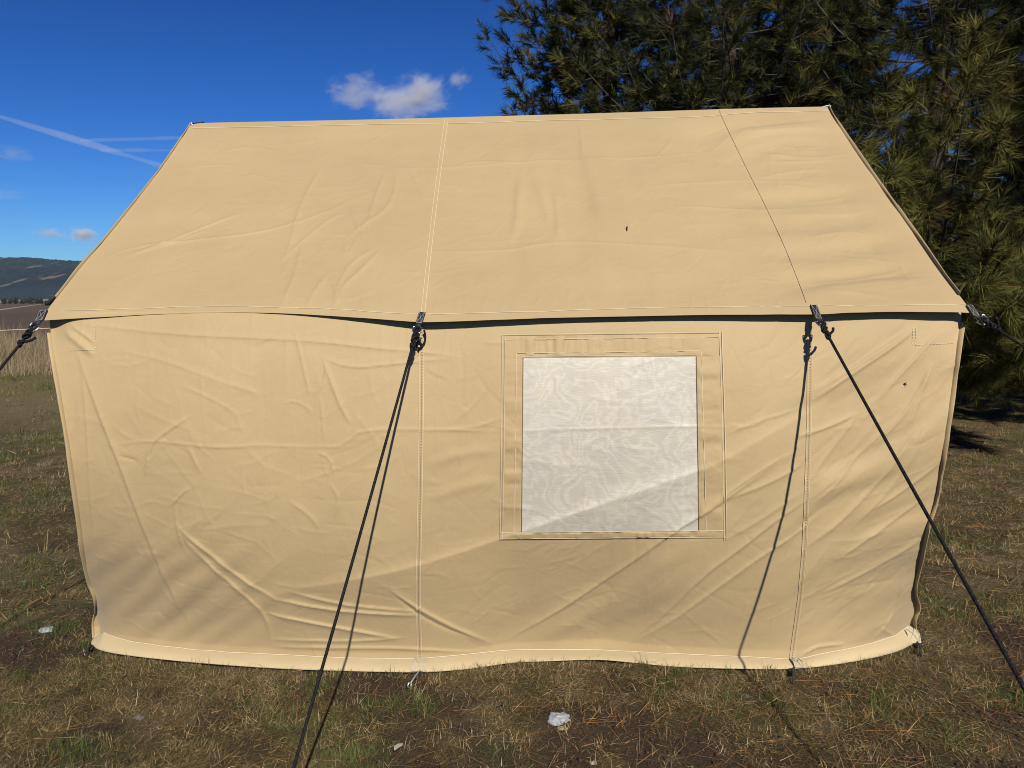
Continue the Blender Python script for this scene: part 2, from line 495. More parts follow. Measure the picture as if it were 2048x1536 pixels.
def wall_base(Xw, Zw):
    u = np.clip((Z_TOP - Zw) / 1.49, 0, 1.05)
    yb = y_hem_top(Xw)
    pil = np.cos((Xw + .39) / 1.59 * 2 * np.pi) * .5 + .5          # tight at the two guyed seams
    pil = np.where(Xw < -.42, np.clip(1 - (Xw + .42 + 1.5) * (-(Xw + .42)) * 1.3, .1, 1), pil)
    B = .112 + .022 * (1 - pil)
    bul = np.sin(np.pi * np.clip(u, 0, 1) ** .85)
    Yw = Y_WALL + (yb - .042 - Y_WALL) * smooth01(u * .55 + .45 * u * u) - B * bul
    Yw = Yw + .045 * np.exp(-((Xw + 1.90) / .075) ** 2 - ((Zw - 1.50) / .10) ** 2) + .035 * np.exp(-((Xw - 1.87) / .05) ** 2 - ((Zw - 1.50) / .09) ** 2)
    Yw = Yw + .042 * smooth01((u - .5) / .5) ** 1.6
    # broad soft undulation and diagonal tension waves
    Yw = Yw + .011 * fbm(Xw * 1.6, Zw * 1.9, 21, 3) * np.clip(u * 6, 0, 1)
    dl = np.exp(-((Xw + 1.55) / .5) ** 2 - ((Zw - .28) / .32) ** 2)      # lower left corner
    ph = (Xw + 1.9) * .62 - (Zw - .05) * .78
    Yw = Yw + dl * (.0038 * np.sin(ph * 58 + 2.6 * fbm(Xw * 2.5, Zw * 2.5, 4, 2)) + .0052 * noise2(ph * 13, (Xw + Zw) * 1.5, 19))
    dr = smooth01((Xw - .95) / .5) * np.clip(u * 5, 0, 1) * np.clip((1.15 - u) * 5, 0, 1)  # right panel
    q = (Zw - .55 * Xw)
    Yw = Yw + dr * .014 * noise2(q * 9 + .8 * noise2(Xw * 2, Zw * 2, 9), (Xw + Zw) * 1.8, 15)
    dm = np.exp(-((Xw - .35) / .6) ** 2 - ((Zw - .25) / .25) ** 2)      # under the window
    Yw = Yw + dm * .011 * noise2((Zw * .75 - Xw * .62) * 9.5, (Xw * .75 + Zw * .62) * 1.6, 25)
    return Yw
def wall_y(Xw, Zw):
    return wall_base(Xw, Zw) - WC.height(Xw, Zw)
def wall_hit(px, fn=wall_y, it=4):
    px = np.atleast_2d(np.asarray(px, float)); Yc = np.full(len(px), 3.15)
    for _ in range(it):
        P = on_y(px, Yc); Yc = fn(P[:, 0], P[:, 2])
    return on_y(px, Yc)
def wall_ab(px):
    P = wall_hit(px, wall_base); return P[:, [0, 2]]

# each crease: polyline in photo pixels -> metres on the wall; amp mm, width mm (left side of the walk, right side)
def wc(pts, amp, w1=18, w2=10, kind='cusp', n=1):
    q = 1.0 if kind == 'soft' else (.5 if max(w1, w2) < 100 else 1.0)
    WC.add(chaikin(wall_ab(pts), n), amp / 1000, w1 * q / 1000, w2 * q / 1000, kind)
wc([(520, 1200), (600, 1176), (680, 1163), (760, 1148), (835, 1130), (930, 1100), (1005, 1075), (1060, 1055), (1150, 1025), (1250, 990), (1350, 955), (1400, 938), (1450, 918), (1530, 872), (1620, 822), (1700, 775)], 9, 26, 130)
wc([(148, 690), (185, 790), (215, 870), (240, 930), (265, 1000), (300, 1085), (330, 1160), (355, 1210), (380, 1255)], 5, 40, 8)
wc([(160, 705), (170, 800), (176, 880), (182, 1000), (192, 1100), (198, 1170)], 3, 18, 6)
wc([(352, 1045), (370, 1068), (425, 1110), (480, 1155), (560, 1202)], 7, 10, 26)
wc([(358, 1068), (420, 1130), (480, 1182), (532, 1228), (545, 1290)], 6, 10, 20)
wc([(540, 1196), (640, 1215), (740, 1225), (840, 1230)], 8, 11, 22)
wc([(575, 1182), (680, 1207), (760, 1216), (838, 1222)], 6, 9, 18)
wc([(525, 1224), (600, 1240), (700, 1258), (800, 1278)], 8, 10, 22)
wc([(540, 1278), (640, 1281), (740, 1280), (815, 1274)], 5, 9, 14)
wc([(545, 1293), (650, 1294), (760, 1294), (845, 1297), (960, 1303)], 6, 9, 16)
wc([(778, 1176), (835, 1214), (900, 1250), (950, 1271), (988, 1288)], 8, 9, 24)
wc([(782, 1184), (835, 1226), (890, 1256), (945, 1274)], -6, 9, 14)
wc([(1012, 1282), (1100, 1232), (1180, 1180), (1250, 1132), (1320, 1082), (1350, 1060), (1400, 1030), (1470, 985), (1560, 920)], 7, 34, 11)
wc([(1255, 1288), (1330, 1228), (1400, 1155), (1500, 1082), (1560, 1034), (1630, 990)], 6, 26, 10)
wc([(1258, 1289), (1340, 1243), (1420, 1184), (1520, 1112), (1600, 1062), (1650, 1015)], 6, 12, 22)
wc([(1060, 1290), (1180, 1230), (1290, 1150), (1400, 1080)], 5, 40, 40, 'soft')
wc([(1625, 782), (1700, 738), (1770, 693), (1836, 650)], 7, 10, 30)
wc([(1618, 806), (1700, 750), (1768, 706), (1835, 657)], 6, 24, 10)
wc([(1735, 818), (1800, 748), (1850, 693), (1885, 658)], 6, 12, 24)
wc([(1745, 895), (1790, 848), (1830, 795), (1866, 722)], 6, 14, 26)
wc([(1808, 870), (1838, 795), (1862, 730)], 5, 12, 20)
wc([(1590, 875), (1660, 853), (1715, 826)], 6, 20, 9)
wc([(1610, 970), (1660, 900), (1690, 860), (1714, 826)], 5, 14, 22)
wc([(1620, 1000), (1690, 935), (1760, 868), (1800, 830)], 5, 14, 20)
wc([(1618, 1090), (1680, 1042), (1760, 960), (1800, 905), (1838, 850)], 7, 16, 28)
wc([(1625, 1010), (1680, 960), (1716, 900)], 4, 10, 16)
wc([(1700, 1060), (1790, 965), (1830, 905), (1850, 840)], 5, 16, 22)
wc([(1745, 1020), (1800, 985), (1880, 925)], 6, 20, 12)
wc([(1660, 1130), (1730, 1080), (1800, 1030), (1860, 985)], 6, 26, 16)
wc([(1640, 1190), (1720, 1150), (1800, 1105), (1842, 1078)], 6, 30, 20)
wc([(1735, 1290), (1780, 1242), (1800, 1190), (1812, 1135)], 5, 12, 16)
wc([(1760, 1254), (1790, 1272), (1815, 1279)], 6, 10, 22)
wc([(1598, 1315), (1615, 1300), (1640, 1290), (1690, 1287)], 8, 8, 20)
wc([(210, 893), (300, 880), (380, 890), (450, 896), (520, 890), (600, 894), (710, 893)], 2.6, 9, 7)
wc([(640, 890), (665, 897), (700, 880), (720, 860), (840, 858), (1010, 863)], 2.6, 7, 9)
wc([(1010, 862), (1200, 856), (1400, 850), (1520, 862)], 2.2, 7, 9)
wc([(292, 955), (298, 890), (340, 858), (384, 830)], 4.5, 10, 8)
wc([(340, 1014), (360, 990), (382, 974)], 4, 8, 8)
wc([(377, 892), (392, 925), (403, 948)], 4, 8, 12)
wc([(238, 912), (275, 922)], -4, 6, 6)
wc([(150, 645), (350, 668), (500, 674), (640, 682), (760, 696), (840, 702), (930, 716)], 4.5, 8, 16)
wc([(130, 660), (165, 690), (190, 712)], 6, 14, 14, 'soft')
wc([(140, 650), (165, 665), (192, 688)], 5, 10, 8)
wc([(640, 714), (700, 736), (780, 728), (900, 716)], 4, 8, 8)
wc([(645, 715), (662, 760), (690, 830), (705, 850)], 5, 8, 12)
wc([(655, 722), (650, 760), (632, 790)], 3.5, 8, 8)
wc([(590, 660), (605, 720), (620, 790)], 3.5, 6, 10)
wc([(640, 790), (645, 830), (648, 880)], 3, 6, 8)
wc([(565, 808), (590, 800), (625, 822)], 2.5, 6, 6)
wc([(635, 905), (660, 915), (668, 950)], 3, 7, 7)
wc([(660, 965), (680, 1000), (668, 1035)], 3, 7, 9)
wc([(575, 1000), (620, 1030), (640, 1060)], 3, 12, 12)
wc([(350, 1010), (355, 1060), (372, 1110)], 3.5, 8, 8)
wc([(230, 700), (330, 720), (430, 760), (530, 790)], 2.2, 14, 14)
wc([(360, 770), (420, 795), (480, 830)], 2.2, 8, 8)
wc([(1000, 735), (960, 800), (900, 850)], 2.0, 10, 10)
wc([(880, 860), (950, 855), (1005, 835)], 2.4, 8, 8)
wc([(850, 1000), (920, 975), (1000, 960)], 3, 24, 24, 'soft')
wc([(850, 930), (930, 905), (1004, 900)], 3, 22, 22, 'soft')
wc([(1450, 870), (1520, 840), (1560, 830), (1600, 815)], 3, 10, 8)
wc([(1455, 850), (1500, 855), (1530, 838)], 3, 7, 7)
wc([(1395, 1035), (1440, 995), (1520, 940), (1580, 905)], 4, 12, 10)
wc([(1450, 1000), (1540, 965), (1610, 925)], 5, 18, 14)
wc([(1450, 1080), (1520, 1040), (1600, 985)], 4, 24, 18)
wc([(1460, 690), (1475, 720), (1482, 745)], -2, 5, 5)
wc([(1500, 660), (1520, 690), (1528, 712)], -2, 5, 5)
for k in range(900):                                     # small crumples everywhere, aligned with the pull of the cloth
    x0 = rng.uniform(-1.85, 1.8); z0 = rng.uniform(.1, 1.45)
    right = x0 > .95
    a = rng.normal(.75, .25) if right else rng.choice([rng.normal(1.5, .35), rng.normal(-.35, .35), rng.normal(.6, .4)])
    L = rng.gamma(2.2, .05) + .05
    dv = np.array([math.cos(a), math.sin(a)]); nv = np.array([-dv[1], dv[0]])
    P = np.array([[x0, z0], np.array([x0, z0]) + dv * L * .5 + nv * rng.normal(0, .08) * L, np.array([x0, z0]) + dv * L])
    w = rng.uniform(3.2, 8) * (1.25 if right else 1)
    WC.add(P, rng.uniform(.3, 1.2) * (1.5 if right else 1.0) * rng.choice([1, 1, -1]) / 1000, w / 1000, w * rng.uniform(.6, 1.8) / 1000)
for k in range(70):                                      # fine vertical fold lines
    x0 = rng.uniform(-1.7, .9); z0 = rng.uniform(.2, 1.3); L = rng.uniform(.1, .5)
    WC.add([[x0, z0], [x0 + rng.normal(0, .01), z0 + L]], rng.uniform(.3, .8) / 1000, .006, .006)

# --- wall sheet
left_px = chaikin([(99, 640), (104, 690), (117, 760), (130, 840), (145, 930), (158, 1020), (168, 1100), (176, 1160), (194, 1197), (186, 1235), (189, 1274)], 2)
right_px = chaikin([(1924, 632), (1914, 690), (1906, 760), (1895, 840), (1884, 910), (1872, 1000), (1850, 1060), (1838, 1130), (1826, 1180), (1838, 1212), (1824, 1240), (1829, 1262)], 2)
NU, NV = 660, 268
def param_curve(P, n, axis_len=True):
    d = np.r_[0, np.cumsum(np.linalg.norm(np.diff(P, axis=0), axis=1))]
    s_ = np.linspace(0, d[-1], n)
    return np.stack([np.interp(s_, d, P[:, k]) for k in range(P.shape[1])], -1)
Lw = wall_hit(left_px, wall_base)[:, [0, 2]]; Rw = wall_hit(right_px, wall_base)[:, [0, 2]]
Lw[0, 1] = Z_TOP; Rw[0, 1] = Z_TOP
HT = on_y(hemT_px, y_hem_top(on_y(hemT_px, 3.2)[:, 0]))
Bw = HT[:, [0, 2]]; Bw[0] = Lw[-1]; Bw[-1] = Rw[-1]
Tw = np.stack([np.linspace(Lw[0, 0], Rw[0, 0], 50), np.full(50, Z_TOP)], -1)
def coons(T, Bt, L, R, nu, nv):
    T = param_curve(T, nu); Bt = param_curve(Bt, nu); L = param_curve(L, nv); R = param_curve(R, nv)
    u = np.linspace(0, 1, nu)[None, :, None]; v = np.linspace(0, 1, nv)[:, None, None]
    return (1 - v) * T[None] + v * Bt[None] + (1 - u) * L[:, None] + u * R[:, None] - \
        ((1 - u) * (1 - v) * T[0] + u * (1 - v) * T[-1] + (1 - u) * v * Bt[0] + u * v * Bt[-1])
G = coons(Tw, Bw, Lw, Rw, NU, NV)
WY = wall_y(G[..., 0], G[..., 1])
WV = np.stack([G[..., 0], WY, G[..., 1]], -1)

tent = empty('wall_tent', (0, 3.9, 0))
tag(tent, 'tan canvas wall tent with a white mesh window, pitched on patchy dry grass', 'tent')
part('side_wall', WV.reshape(-1, 3), grid_faces(NU, NV)[:, ::-1], M_CANVAS, tent)

# --- hem strip at the ground
nh = 420
t_ = WV[-1]; tt = param_curve(t_, nh)
hb = hemB.copy(); hb = param_curve(hb, nh)
rows = []
for k in range(9):
    f = k / 8
    r = tt * (1 - f) + hb * f
    r = r + np.array([0, -.010, .004]) * math.sin(math.pi * f) - np.array([0, 1, 0]) * (.004 * np.sin(f * math.pi) * noise2(r[:, 0] * 9, r[:, 2] * 0 + f, 91))[:, None]
    rows.append(r)
# a thin return under the edge gives the hem thickness
rows.append(hb + np.array([0, .004, -.004])); rows.append(hb + np.array([0, .05, .0]))
part('hem', np.vstack(rows), grid_faces(nh, len(rows))[:, ::-1], M_HEM, tent)

# --- roof plane
rc = np.vstack([on_y((82, 640), Y_EAVE), on_y((1945, 625), Y_EAVE), on_y((380, 248), Y_RIDGE), on_y((1657, 212), Y_RIDGE)])
RC = rc.mean(0)
_, _, vt = np.linalg.svd(rc - RC); RN = vt[2] if vt[2][1] < 0 else -vt[2]
RA = np.array([1.0, 0, 0]); RA = RA - RN * (RA @ RN); RA /= np.linalg.norm(RA); RB = np.cross(RN, RA)
if RB[2] < 0: RB = -RB
RO = C0
RCR = Creases()
def roof_base(a, b):
    H = .014 * fbm(a * 1.3, b * 1.7, 51, 3)
    qb = np.clip((b + .95) / 1.88, 0, 1)
    H = H - .022 * np.sin(np.pi * qb) * (1 - .4 * np.abs(np.sin(a * 1.6)))
    dr = smooth01((a - .85) / .5)
    H = H + dr * .012 * noise2((b * 1.0 - .22 * a) * 9 + .8 * noise2(a * 2, b * 2, 9), a * 1.3, 65)
    dv = smooth01((a + .2) / .3) * smooth01((.75 - a) / .3)
    H = H + dv * .008 * noise2(a * 11 + .4 * b, b * 1.4, 66) * np.sin(np.pi * qb)
    H = H + .003 * noise2(a * 14, b * 3, 67) * np.exp(-((b + .9) / .25) ** 2)
    return H
def roof_h(a, b): return roof_base(a, b) + RCR.height(a, b)
def roof_hit_ab(px, fn=None, it=4):
    px = np.atleast_2d(np.asarray(px, float)); r = ray(px[:, 0], px[:, 1]); h = np.zeros(len(px))
    for _ in range(it):
        t = ((RC - C0) @ RN + h) / (r @ RN)
        P = C0 + r * t[:, None]; a = (P - RC) @ RA; b = (P - RC) @ RB
        h = fn(a, b) if fn else h
    return np.stack([a, b], -1)
def roof_pt(a, b, h): return RC + np.asarray(a)[..., None] * RA + np.asarray(b)[..., None] * RB + np.asarray(h)[..., None] * RN
def rcr(pts, amp, w1=14, w2=9, kind='cusp', n=1):
    q = 1.0 if kind == 'soft' else .66
    RCR.add(chaikin(roof_hit_ab(pts), n), amp / 1000, w1 * q / 1000, w2 * q / 1000, kind)
rcr([(250, 512), (330, 480), (420, 440), (490, 418)], 5, 14, 10)
rcr([(265, 505), (350, 478), (420, 448)], 3, 9, 9)
rcr([(175, 535), (260, 488), (400, 474), (500, 463), (580, 445), (640, 424), (705, 396)], 4, 12, 10)
rcr([(645, 325), (605, 395), (590, 440), (585, 470), (565, 520)], 5, 10, 16)
rcr([(560, 520), (600, 480), (660, 432), (700, 420)], 4, 10, 8)
rcr([(772, 338), (748, 395), (735, 450)], 4, 9, 14)
rcr([(790, 335), (793, 370), (775, 415), (720, 450), (690, 475)], 5, 9, 14)
rcr([(700, 405), (715, 450), (735, 490), (760, 492)], 4, 8, 12)
rcr([(762, 494), (720, 540), (690, 565), (675, 595), (670, 628)], 5, 10, 16)
rcr([(755, 490), (700, 520), (680, 560), (665, 600)], 4, 9, 9)
rcr([(605, 480), (592, 540), (572, 590), (560, 628)], 4.5, 9, 14)
rcr([(652, 545), (625, 590), (610, 626)], 5, 10, 14)
rcr([(650, 545), (668, 570), (690, 625)], 4, 9, 9)
rcr([(690, 475), (690, 510), (715, 475)], 3, 8, 8)
rcr([(820, 330), (840, 380), (850, 412)], 3, 8, 8)
rcr([(810, 480), (850, 498), (870, 500), (1000, 498), (1100, 482), (1200, 480), (1350, 490), (1500, 500)], 2.4, 8, 10)
rcr([(690, 320), (760, 325), (800, 333), (890, 332), (1000, 322), (1200, 315), (1300, 312), (1450, 300)], 2.6, 8, 10)
rcr([(700, 300), (760, 270), (800, 250)], 1.8, 8, 8)
rcr([(900, 332), (950, 318), (1040, 322)], 3, 9, 9)
rcr([(440, 300), (500, 290), (560, 300)], 2.5, 12, 12)
rcr([(330, 340), (420, 325), (500, 330)], 1.6, 12, 12)
rcr([(470, 350), (520, 345), (560, 365)], 2.2, 14, 14)
rcr([(560, 360), (600, 420), (640, 470)], 2.4, 10, 10)
rcr([(1340, 413), (1400, 411), (1470, 414), (1535, 415), (1600, 408)], 3.2, 8, 10)
rcr([(1280, 372), (1400, 362), (1510, 354), (1600, 358), (1700, 362)], 2.2, 9, 9)
rcr([(1810, 545), (1850, 545), (1888, 548)], 5, 6, 9)
rcr([(1800, 520), (1812, 545), (1830, 575)], 3, 8, 8)
rcr([(1040, 350), (1035, 420), (1028, 470)], 5, 26, 20, 'soft')
rcr([(1072, 355), (1090, 400), (1100, 450)], 4, 22, 26, 'soft')
rcr([(1110, 380), (1115, 430), (1118, 480)], 4, 22, 18, 'soft')
rcr([(1160, 250), (1165, 290), (1163, 312)], 2.4, 8, 8)
rcr([(1345, 275), (1330, 295), (1310, 315)], 2.4, 8, 8)
rcr([(1460, 270), (1440, 290), (1415, 305)], 2.2, 8, 8)
for (yA, yB, am) in ((262, 250, 5), (278, 290, 5), (300, 312, 4), (318, 312, 5), (345, 338, 4), (362, 372, 4), (395, 380, 4), (430, 418, 5), (470, 455, 5), (500, 520, 4), (560, 540, 6), (585, 598, 4), (478, 500, 3)):
    o = rng.uniform(-25, 25)
    xa = 1475 + (yA - 250) * .42 + rng.uniform(-5, 60); xb = 1690 + (yA - 250) * .6 - rng.uniform(0, 90); ym = rng.uniform(.3, .7)
    rcr([(xa, yA + rng.uniform(-6, 6)), (xa + (xb - xa) * ym, (yA + yB) / 2 + rng.uniform(-11, 11)), (xb, yB + rng.uniform(-10, 10))], am * rng.uniform(.4, .95), rng.uniform(14, 30), rng.uniform(10, 24), 'soft' if rng.random() < .5 else 'cusp')
for xx in np.r_[600:1560:34]:
    rcr([(xx + rng.uniform(-12, 12), 625 - rng.uniform(0, 8)), (xx + rng.uniform(-16, 10), 585 + rng.uniform(-10, 15))], rng.uniform(1, 3), 9, 9)
for k in range(900):
    a0 = rng.uniform(-1.85, 1.85); b0 = rng.uniform(-.9, .85)
    if a0 > -1.0 and a0 < -.2 and rng.random() < .5: b0 = rng.uniform(-.9, .3)
    ang = rng.choice([rng.normal(1.3, .4), rng.normal(.4, .3), rng.normal(-.2, .3)]); L = rng.gamma(2.0, .05) + .05
    dv = np.array([math.cos(ang), math.sin(ang)]); nv = np.array([-dv[1], dv[0]])
    P = np.array([[a0, b0], np.array([a0, b0]) + dv * L * .5 + nv * rng.normal(0, .1) * L, np.array([a0, b0]) + dv * L])
    w = rng.uniform(3.2, 8)
    RCR.add(P, rng.uniform(.3, 1.1) * rng.choice([1, 1, -1]) / 1000, w / 1000, w * rng.uniform(.6, 1.8) / 1000)

rl_px = chaikin([(381, 248), (340, 312), (281, 390), (221, 466), (166, 528), (127, 578), (100, 612), (80, 641)], 2)
rr_px = chaikin([(1658, 213), (1668, 236), (1690, 270), (1720, 315), (1760, 371), (1800, 427), (1841, 484), (1880, 541), (1914, 584), (1945, 626)], 2)
eave_px = chaikin([(80, 641), (190, 635), (300, 629), (420, 625), (500, 625), (600, 628), (700, 634), (790, 641), (845, 645), (910, 643), (1000, 639), (1120, 635), (1250, 632), (1400, 629), (1560, 629), (1635, 629), (1700, 626), (1800, 624), (1945, 626)], 2)
ridge_px = chaikin([(381, 248), (420, 245), (700, 240), (860, 236), (1000, 232), (1150, 228), (1300, 223), (1450, 218), (1560, 215), (1658, 213)], 2)
RU, RV = 540, 270
Gr = coons(roof_hit_ab(ridge_px), roof_hit_ab(eave_px), roof_hit_ab(rl_px), roof_hit_ab(rr_px), RU, RV)
uu = np.linspace(0, 1, RU)[None, :]; vv_ = np.linspace(0, 1, RV)[:, None]
edge_fade = np.minimum(1, np.minimum(np.minimum(uu, 1 - uu) * 18, np.minimum(vv_ * 9, (1 - vv_) * 7 + .25)))
RH = roof_h(Gr[..., 0], Gr[..., 1]) * edge_fade
RVt = roof_pt(Gr[..., 0], Gr[..., 1], RH)
ob = link('roof', make_mesh('roof', RVt.reshape(-1, 3), grid_faces(RU, RV)[:, ::-1]), M_CANVAS, tent)

def roof_surface(px):
    """points on the finished roof sheet under a photo pixel (nearest grid interpolation)"""
    ab = roof_hit_ab(px, roof_h)
    # fade as in the sheet: find u,v approx
    bt = np.interp(ab[:, 0], [Gr[0, 0, 0], Gr[0, -1, 0]], [Gr[0, 0, 1], Gr[0, -1, 1]])
    bb = np.interp(ab[:, 0], np.sort(Gr[-1, :, 0]), Gr[-1, np.argsort(Gr[-1, :, 0]), 1])
    v = np.clip((bt - ab[:, 1]) / (bt - bb), 0, 1)
    al = np.interp(v, np.linspace(0, 1, RV), Gr[:, 0, 0]); ar = np.interp(v, np.linspace(0, 1, RV), Gr[:, -1, 0])
    u = np.clip((ab[:, 0] - al) / (ar - al), 0, 1)
    f = np.minimum(1, np.minimum(np.minimum(u, 1 - u) * 18, np.minimum(v * 9, (1 - v) * 7 + .25)))
    return ab, roof_h(ab[:, 0], ab[:, 1]) * f

# --- rear slope, rear wall, gables (the sides turned away)
ridgeL, ridgeR = RVt[0, 0], RVt[0, -1]; eL, eR = RVt[-1, 0], RVt[-1, -1]
YB = 2 * Y_RIDGE - Y_WALL
def quad_sheet(a, b, c_, d_, nu, nv, amp=.006, seed=1):
    u = np.linspace(0, 1, nu)[None, :, None]; v = np.linspace(0, 1, nv)[:, None, None]
    P = (1 - v) * ((1 - u) * a + u * b) + v * ((1 - u) * d_ + u * c_)
    n = np.cross(b - a, d_ - a); n = n / np.linalg.norm(n)
    h = amp * fbm(P[..., 0] * 3 + P[..., 1] * 2, P[..., 2] * 3 + P[..., 1], seed, 3) * np.minimum(1, np.minimum(np.minimum(u, 1 - u), np.minimum(v, 1 - v)) * 8)[..., 0]
    return (P + n * h[..., None]).reshape(-1, 3), grid_faces(nu, nv)
ridge_line = RVt[0]
bk = np.array([0, 2 * (Y_RIDGE), 0])
mir = lambda p: np.array([p[0], 2 * Y_RIDGE - p[1], p[2]])
rows = []
for k in range(13):
    f = k / 12
    e2 = np.stack([np.linspace(eL[0], eR[0], RU), np.full(RU, 2 * Y_RIDGE - Y_EAVE), np.linspace(eL[2], eR[2], RU)], -1)
    rows.append((ridge_line * (1 - f) + e2 * f)[::12] - np.array([0, 0, .02 * math.sin(math.pi * f)]))
part('rear_roof', np.vstack(rows), grid_faces(len(rows[0]), 13), M_CANVAS, tent)
wl0, wr0 = WV[0, 0], WV[0, -1]; wl1, wr1 = WV[-1, 0], WV[-1, -1]
V, F = quad_sheet(mir(wl0), mir(wr0), np.array([wr1[0], YB, .01]), np.array([wl1[0], YB, .01]), 60, 24, .02, 5)
part('rear_wall', V, F, M_CANVAS, tent)
for side, (Ledge, top, tr, sgn) in enumerate(((WV[:, 0], ridgeL, RVt[:, 0], 1), (WV[:, -1], ridgeR, RVt[:, -1], -1))):
    nb = 26
    ys = np.linspace(0, 1, nb)
    P = []
    for i, e in enumerate(Ledge[::8]):
        far = np.array([e[0] + .0, YB, e[2]])
        row = e[None] * (1 - ys[:, None]) + far[None] * ys[:, None]
        row = row + np.array([sgn * .09, 0, 0]) * np.sin(np.pi * ys)[:, None] * .6 + np.array([.02, 0, 0]) * fbm(row[:, 1] * 2, row[:, 2] * 2, 7, 2)[:, None] * np.sin(np.pi * ys)[:, None]
        P.append(row)
    n1 = len(P)
    part('gable_wall', np.vstack(P), grid_faces(nb, n1), M_CANVAS, tent)
    a = P[0]; zz = a[:, 2] + (top[2] - a[0, 2] - .03) * (1 - np.abs(ys * 2 - 1)); xx = a[:, 0] * .97 + top[0] * .03
    b = np.stack([a[:, 0] * (np.abs(ys * 2 - 1)) + (top[0] + sgn * .05) * (1 - np.abs(ys * 2 - 1)), a[:, 1], zz], -1)
    rows = [a * (1 - f) + b * f for f in np.linspace(0, 1, 8)]
    part('gable_top', np.vstack(rows), grid_faces(nb, 8), M_CANVAS, tent)

# --- standing lips along the corners and the gable edges (two layers of cloth sewn edge to edge)
def lip(edge, out, width, th, name, mat=M_CANVAS, wob=.35, seed=3):
    E = resample(edge, .015); n = len(E)
    w = width * (1 + wob * fbm(np.arange(n) * .05, np.zeros(n), seed, 3))
    Tn = np.gradient(E, axis=0); Tn /= np.linalg.norm(Tn, axis=1, keepdims=True)
    O = np.broadcast_to(out, E.shape); S = np.cross(Tn, O); S /= np.linalg.norm(S, axis=1, keepdims=True)
    side = S * (.006 * fbm(np.arange(n) * .04, np.ones(n), seed + 5, 3))[:, None]
    r = [E - S * th / 2, E + O * w[:, None] + side - S * th / 2, E + O * w[:, None] + side + S * th / 2, E + S * th / 2]
    part(name, np.vstack(r), grid_faces(n, 4), mat, tent, smooth=False)
lip(RVt[:-22, 0], RN, .012, .003, 'edge_flange', seed=3)
lip(RVt[:-16, -1], RN, .018, .003, 'edge_flange', seed=8)
lip(WV[14:, 0], np.array([-.25, -.97, .0]), .018, .003, 'edge_flange', seed=13)
lip(WV[16:, -1], np.array([.10, -.99, .0]), .025, .003, 'edge_flange', seed=23)

# --- ribbons that lie on the cloth
def ribbon_geo(P, N, w, th=.0012):
    n = len(P); Tn = np.gradient(P, axis=0); Tn /= np.linalg.norm(Tn, axis=1, keepdims=True) + 1e-12
    S = np.cross(Tn, N); S /= np.linalg.norm(S, axis=1, keepdims=True) + 1e-12
    A = P - S * w / 2; B_ = P + S * w / 2
    V = np.vstack([A, P + N * th, B_])
    i = np.arange(n - 1)
    Q = np.vstack([np.stack([i, i + 1, n + i + 1, n + i], -1), np.stack([n + i, n + i + 1, 2 * n + i + 1, 2 * n + i], -1)])
    return V, Q
def wall_line(px, off=.0025, step=.008):
    px = chaikin(px, 1); ab = resample(wall_hit(resample(px, 5), wall_y)[:, [0, 2]], step)
    y = wall_y(ab[:, 0], ab[:, 1]) - off
    return np.stack([ab[:, 0], y, ab[:, 1]], -1), np.broadcast_to(np.array([0, -1.0, 0]), (len(ab), 3))
def roof_line(px, off=.003, step=.008, smooth=True):
    px = chaikin(px, 1) if smooth else np.asarray(px, float)
    pxr = resample(px, 4)
    ab, h = roof_surface(pxr)
    return roof_pt(ab[:, 0], ab[:, 1], h + off), np.broadcast_to(RN, (len(ab), 3))
def stitch(name, lines, w, mat, parent, dash=None):
    mb = MB()
    for P, N in lines:
        if dash:
            P2 = resample(P, .004); on, off_ = dash; k = 0
            N2 = N[0]
            while k + on < len(P2):
                V, Q = ribbon_geo(P2[k:k + on + 1], np.broadcast_to(N2, (on + 1, 3)), w); mb.add(V, Q); k += on + off_
        else:
            V, Q = ribbon_geo(P, N, w); mb.add(V, Q)
    return mb.build(name, mat, parent)
def shift(px, dx, dy=0): return [(x + dx, y + dy) for x, y in px]

SEAM_W = [[(844, 652), (843, 800), (841, 950), (838, 1100), (836, 1200), (840, 1317)],
          [(1619, 652), (1619, 800), (1615, 950), (1606, 1150), (1583, 1315)]]
for sp in SEAM_W:
    P, N = wall_line(sp, .0022)
    V, Q = ribbon_geo(P, N, .021, .0012)
    sm = part('seam', V, Q, M_SEAM, tent)
    stitch('stitching', [wall_line(shift(sp, -4.2), .0035), wall_line(shift(sp, 4.2), .0035)], .0020, M_THREAD, sm)
    stitch('needle_holes', [wall_line(shift(sp, .6), .0045)], .0042, M_DTHREAD, sm, dash=(1, 2))
rs1 = [(893, 240), (880, 330), (865, 450), (853, 560), (846, 628)]
P, N = roof_line(rs1, .002); V, Q = ribbon_geo(P, N, .022, .002)
sm = part('seam', V, Q, M_SEAM, tent)
stitch('stitching', [roof_line(shift(rs1, -3.6), .0035), roof_line(shift(rs1, 3.6), .0035)], .0022, M_THREAD, sm)
rs2 = [(1438, 222), (1455, 258), (1480, 310), (1510, 370), (1540, 430), (1568, 490), (1592, 550), (1613, 606)]
sm = stitch('seam', [roof_line(rs2, .003)], .0026, plain('dark_seam', (.55, .41, .25), .8), tent)
sm2 = stitch('ridge_seam', [roof_line([(386, 258), (700, 252), (900, 248), (1024, 244), (1300, 236), (1424, 232), (1560, 226), (1655, 222)], .0025)], .0032, M_THREAD, tent)
# turned eave edge
top_l = [(124, 622), (300, 616), (420, 612), (600, 615), (720, 622), (845, 629), (1000, 626), (1120, 622), (1400, 616), (1625, 612), (1800, 609), (1932, 608)]
P, N = roof_line(top_l, .0018); V, Q = ribbon_geo(P, N, .0028, .0012)
part('eave_stitching', V, Q, M_THREAD, tent)
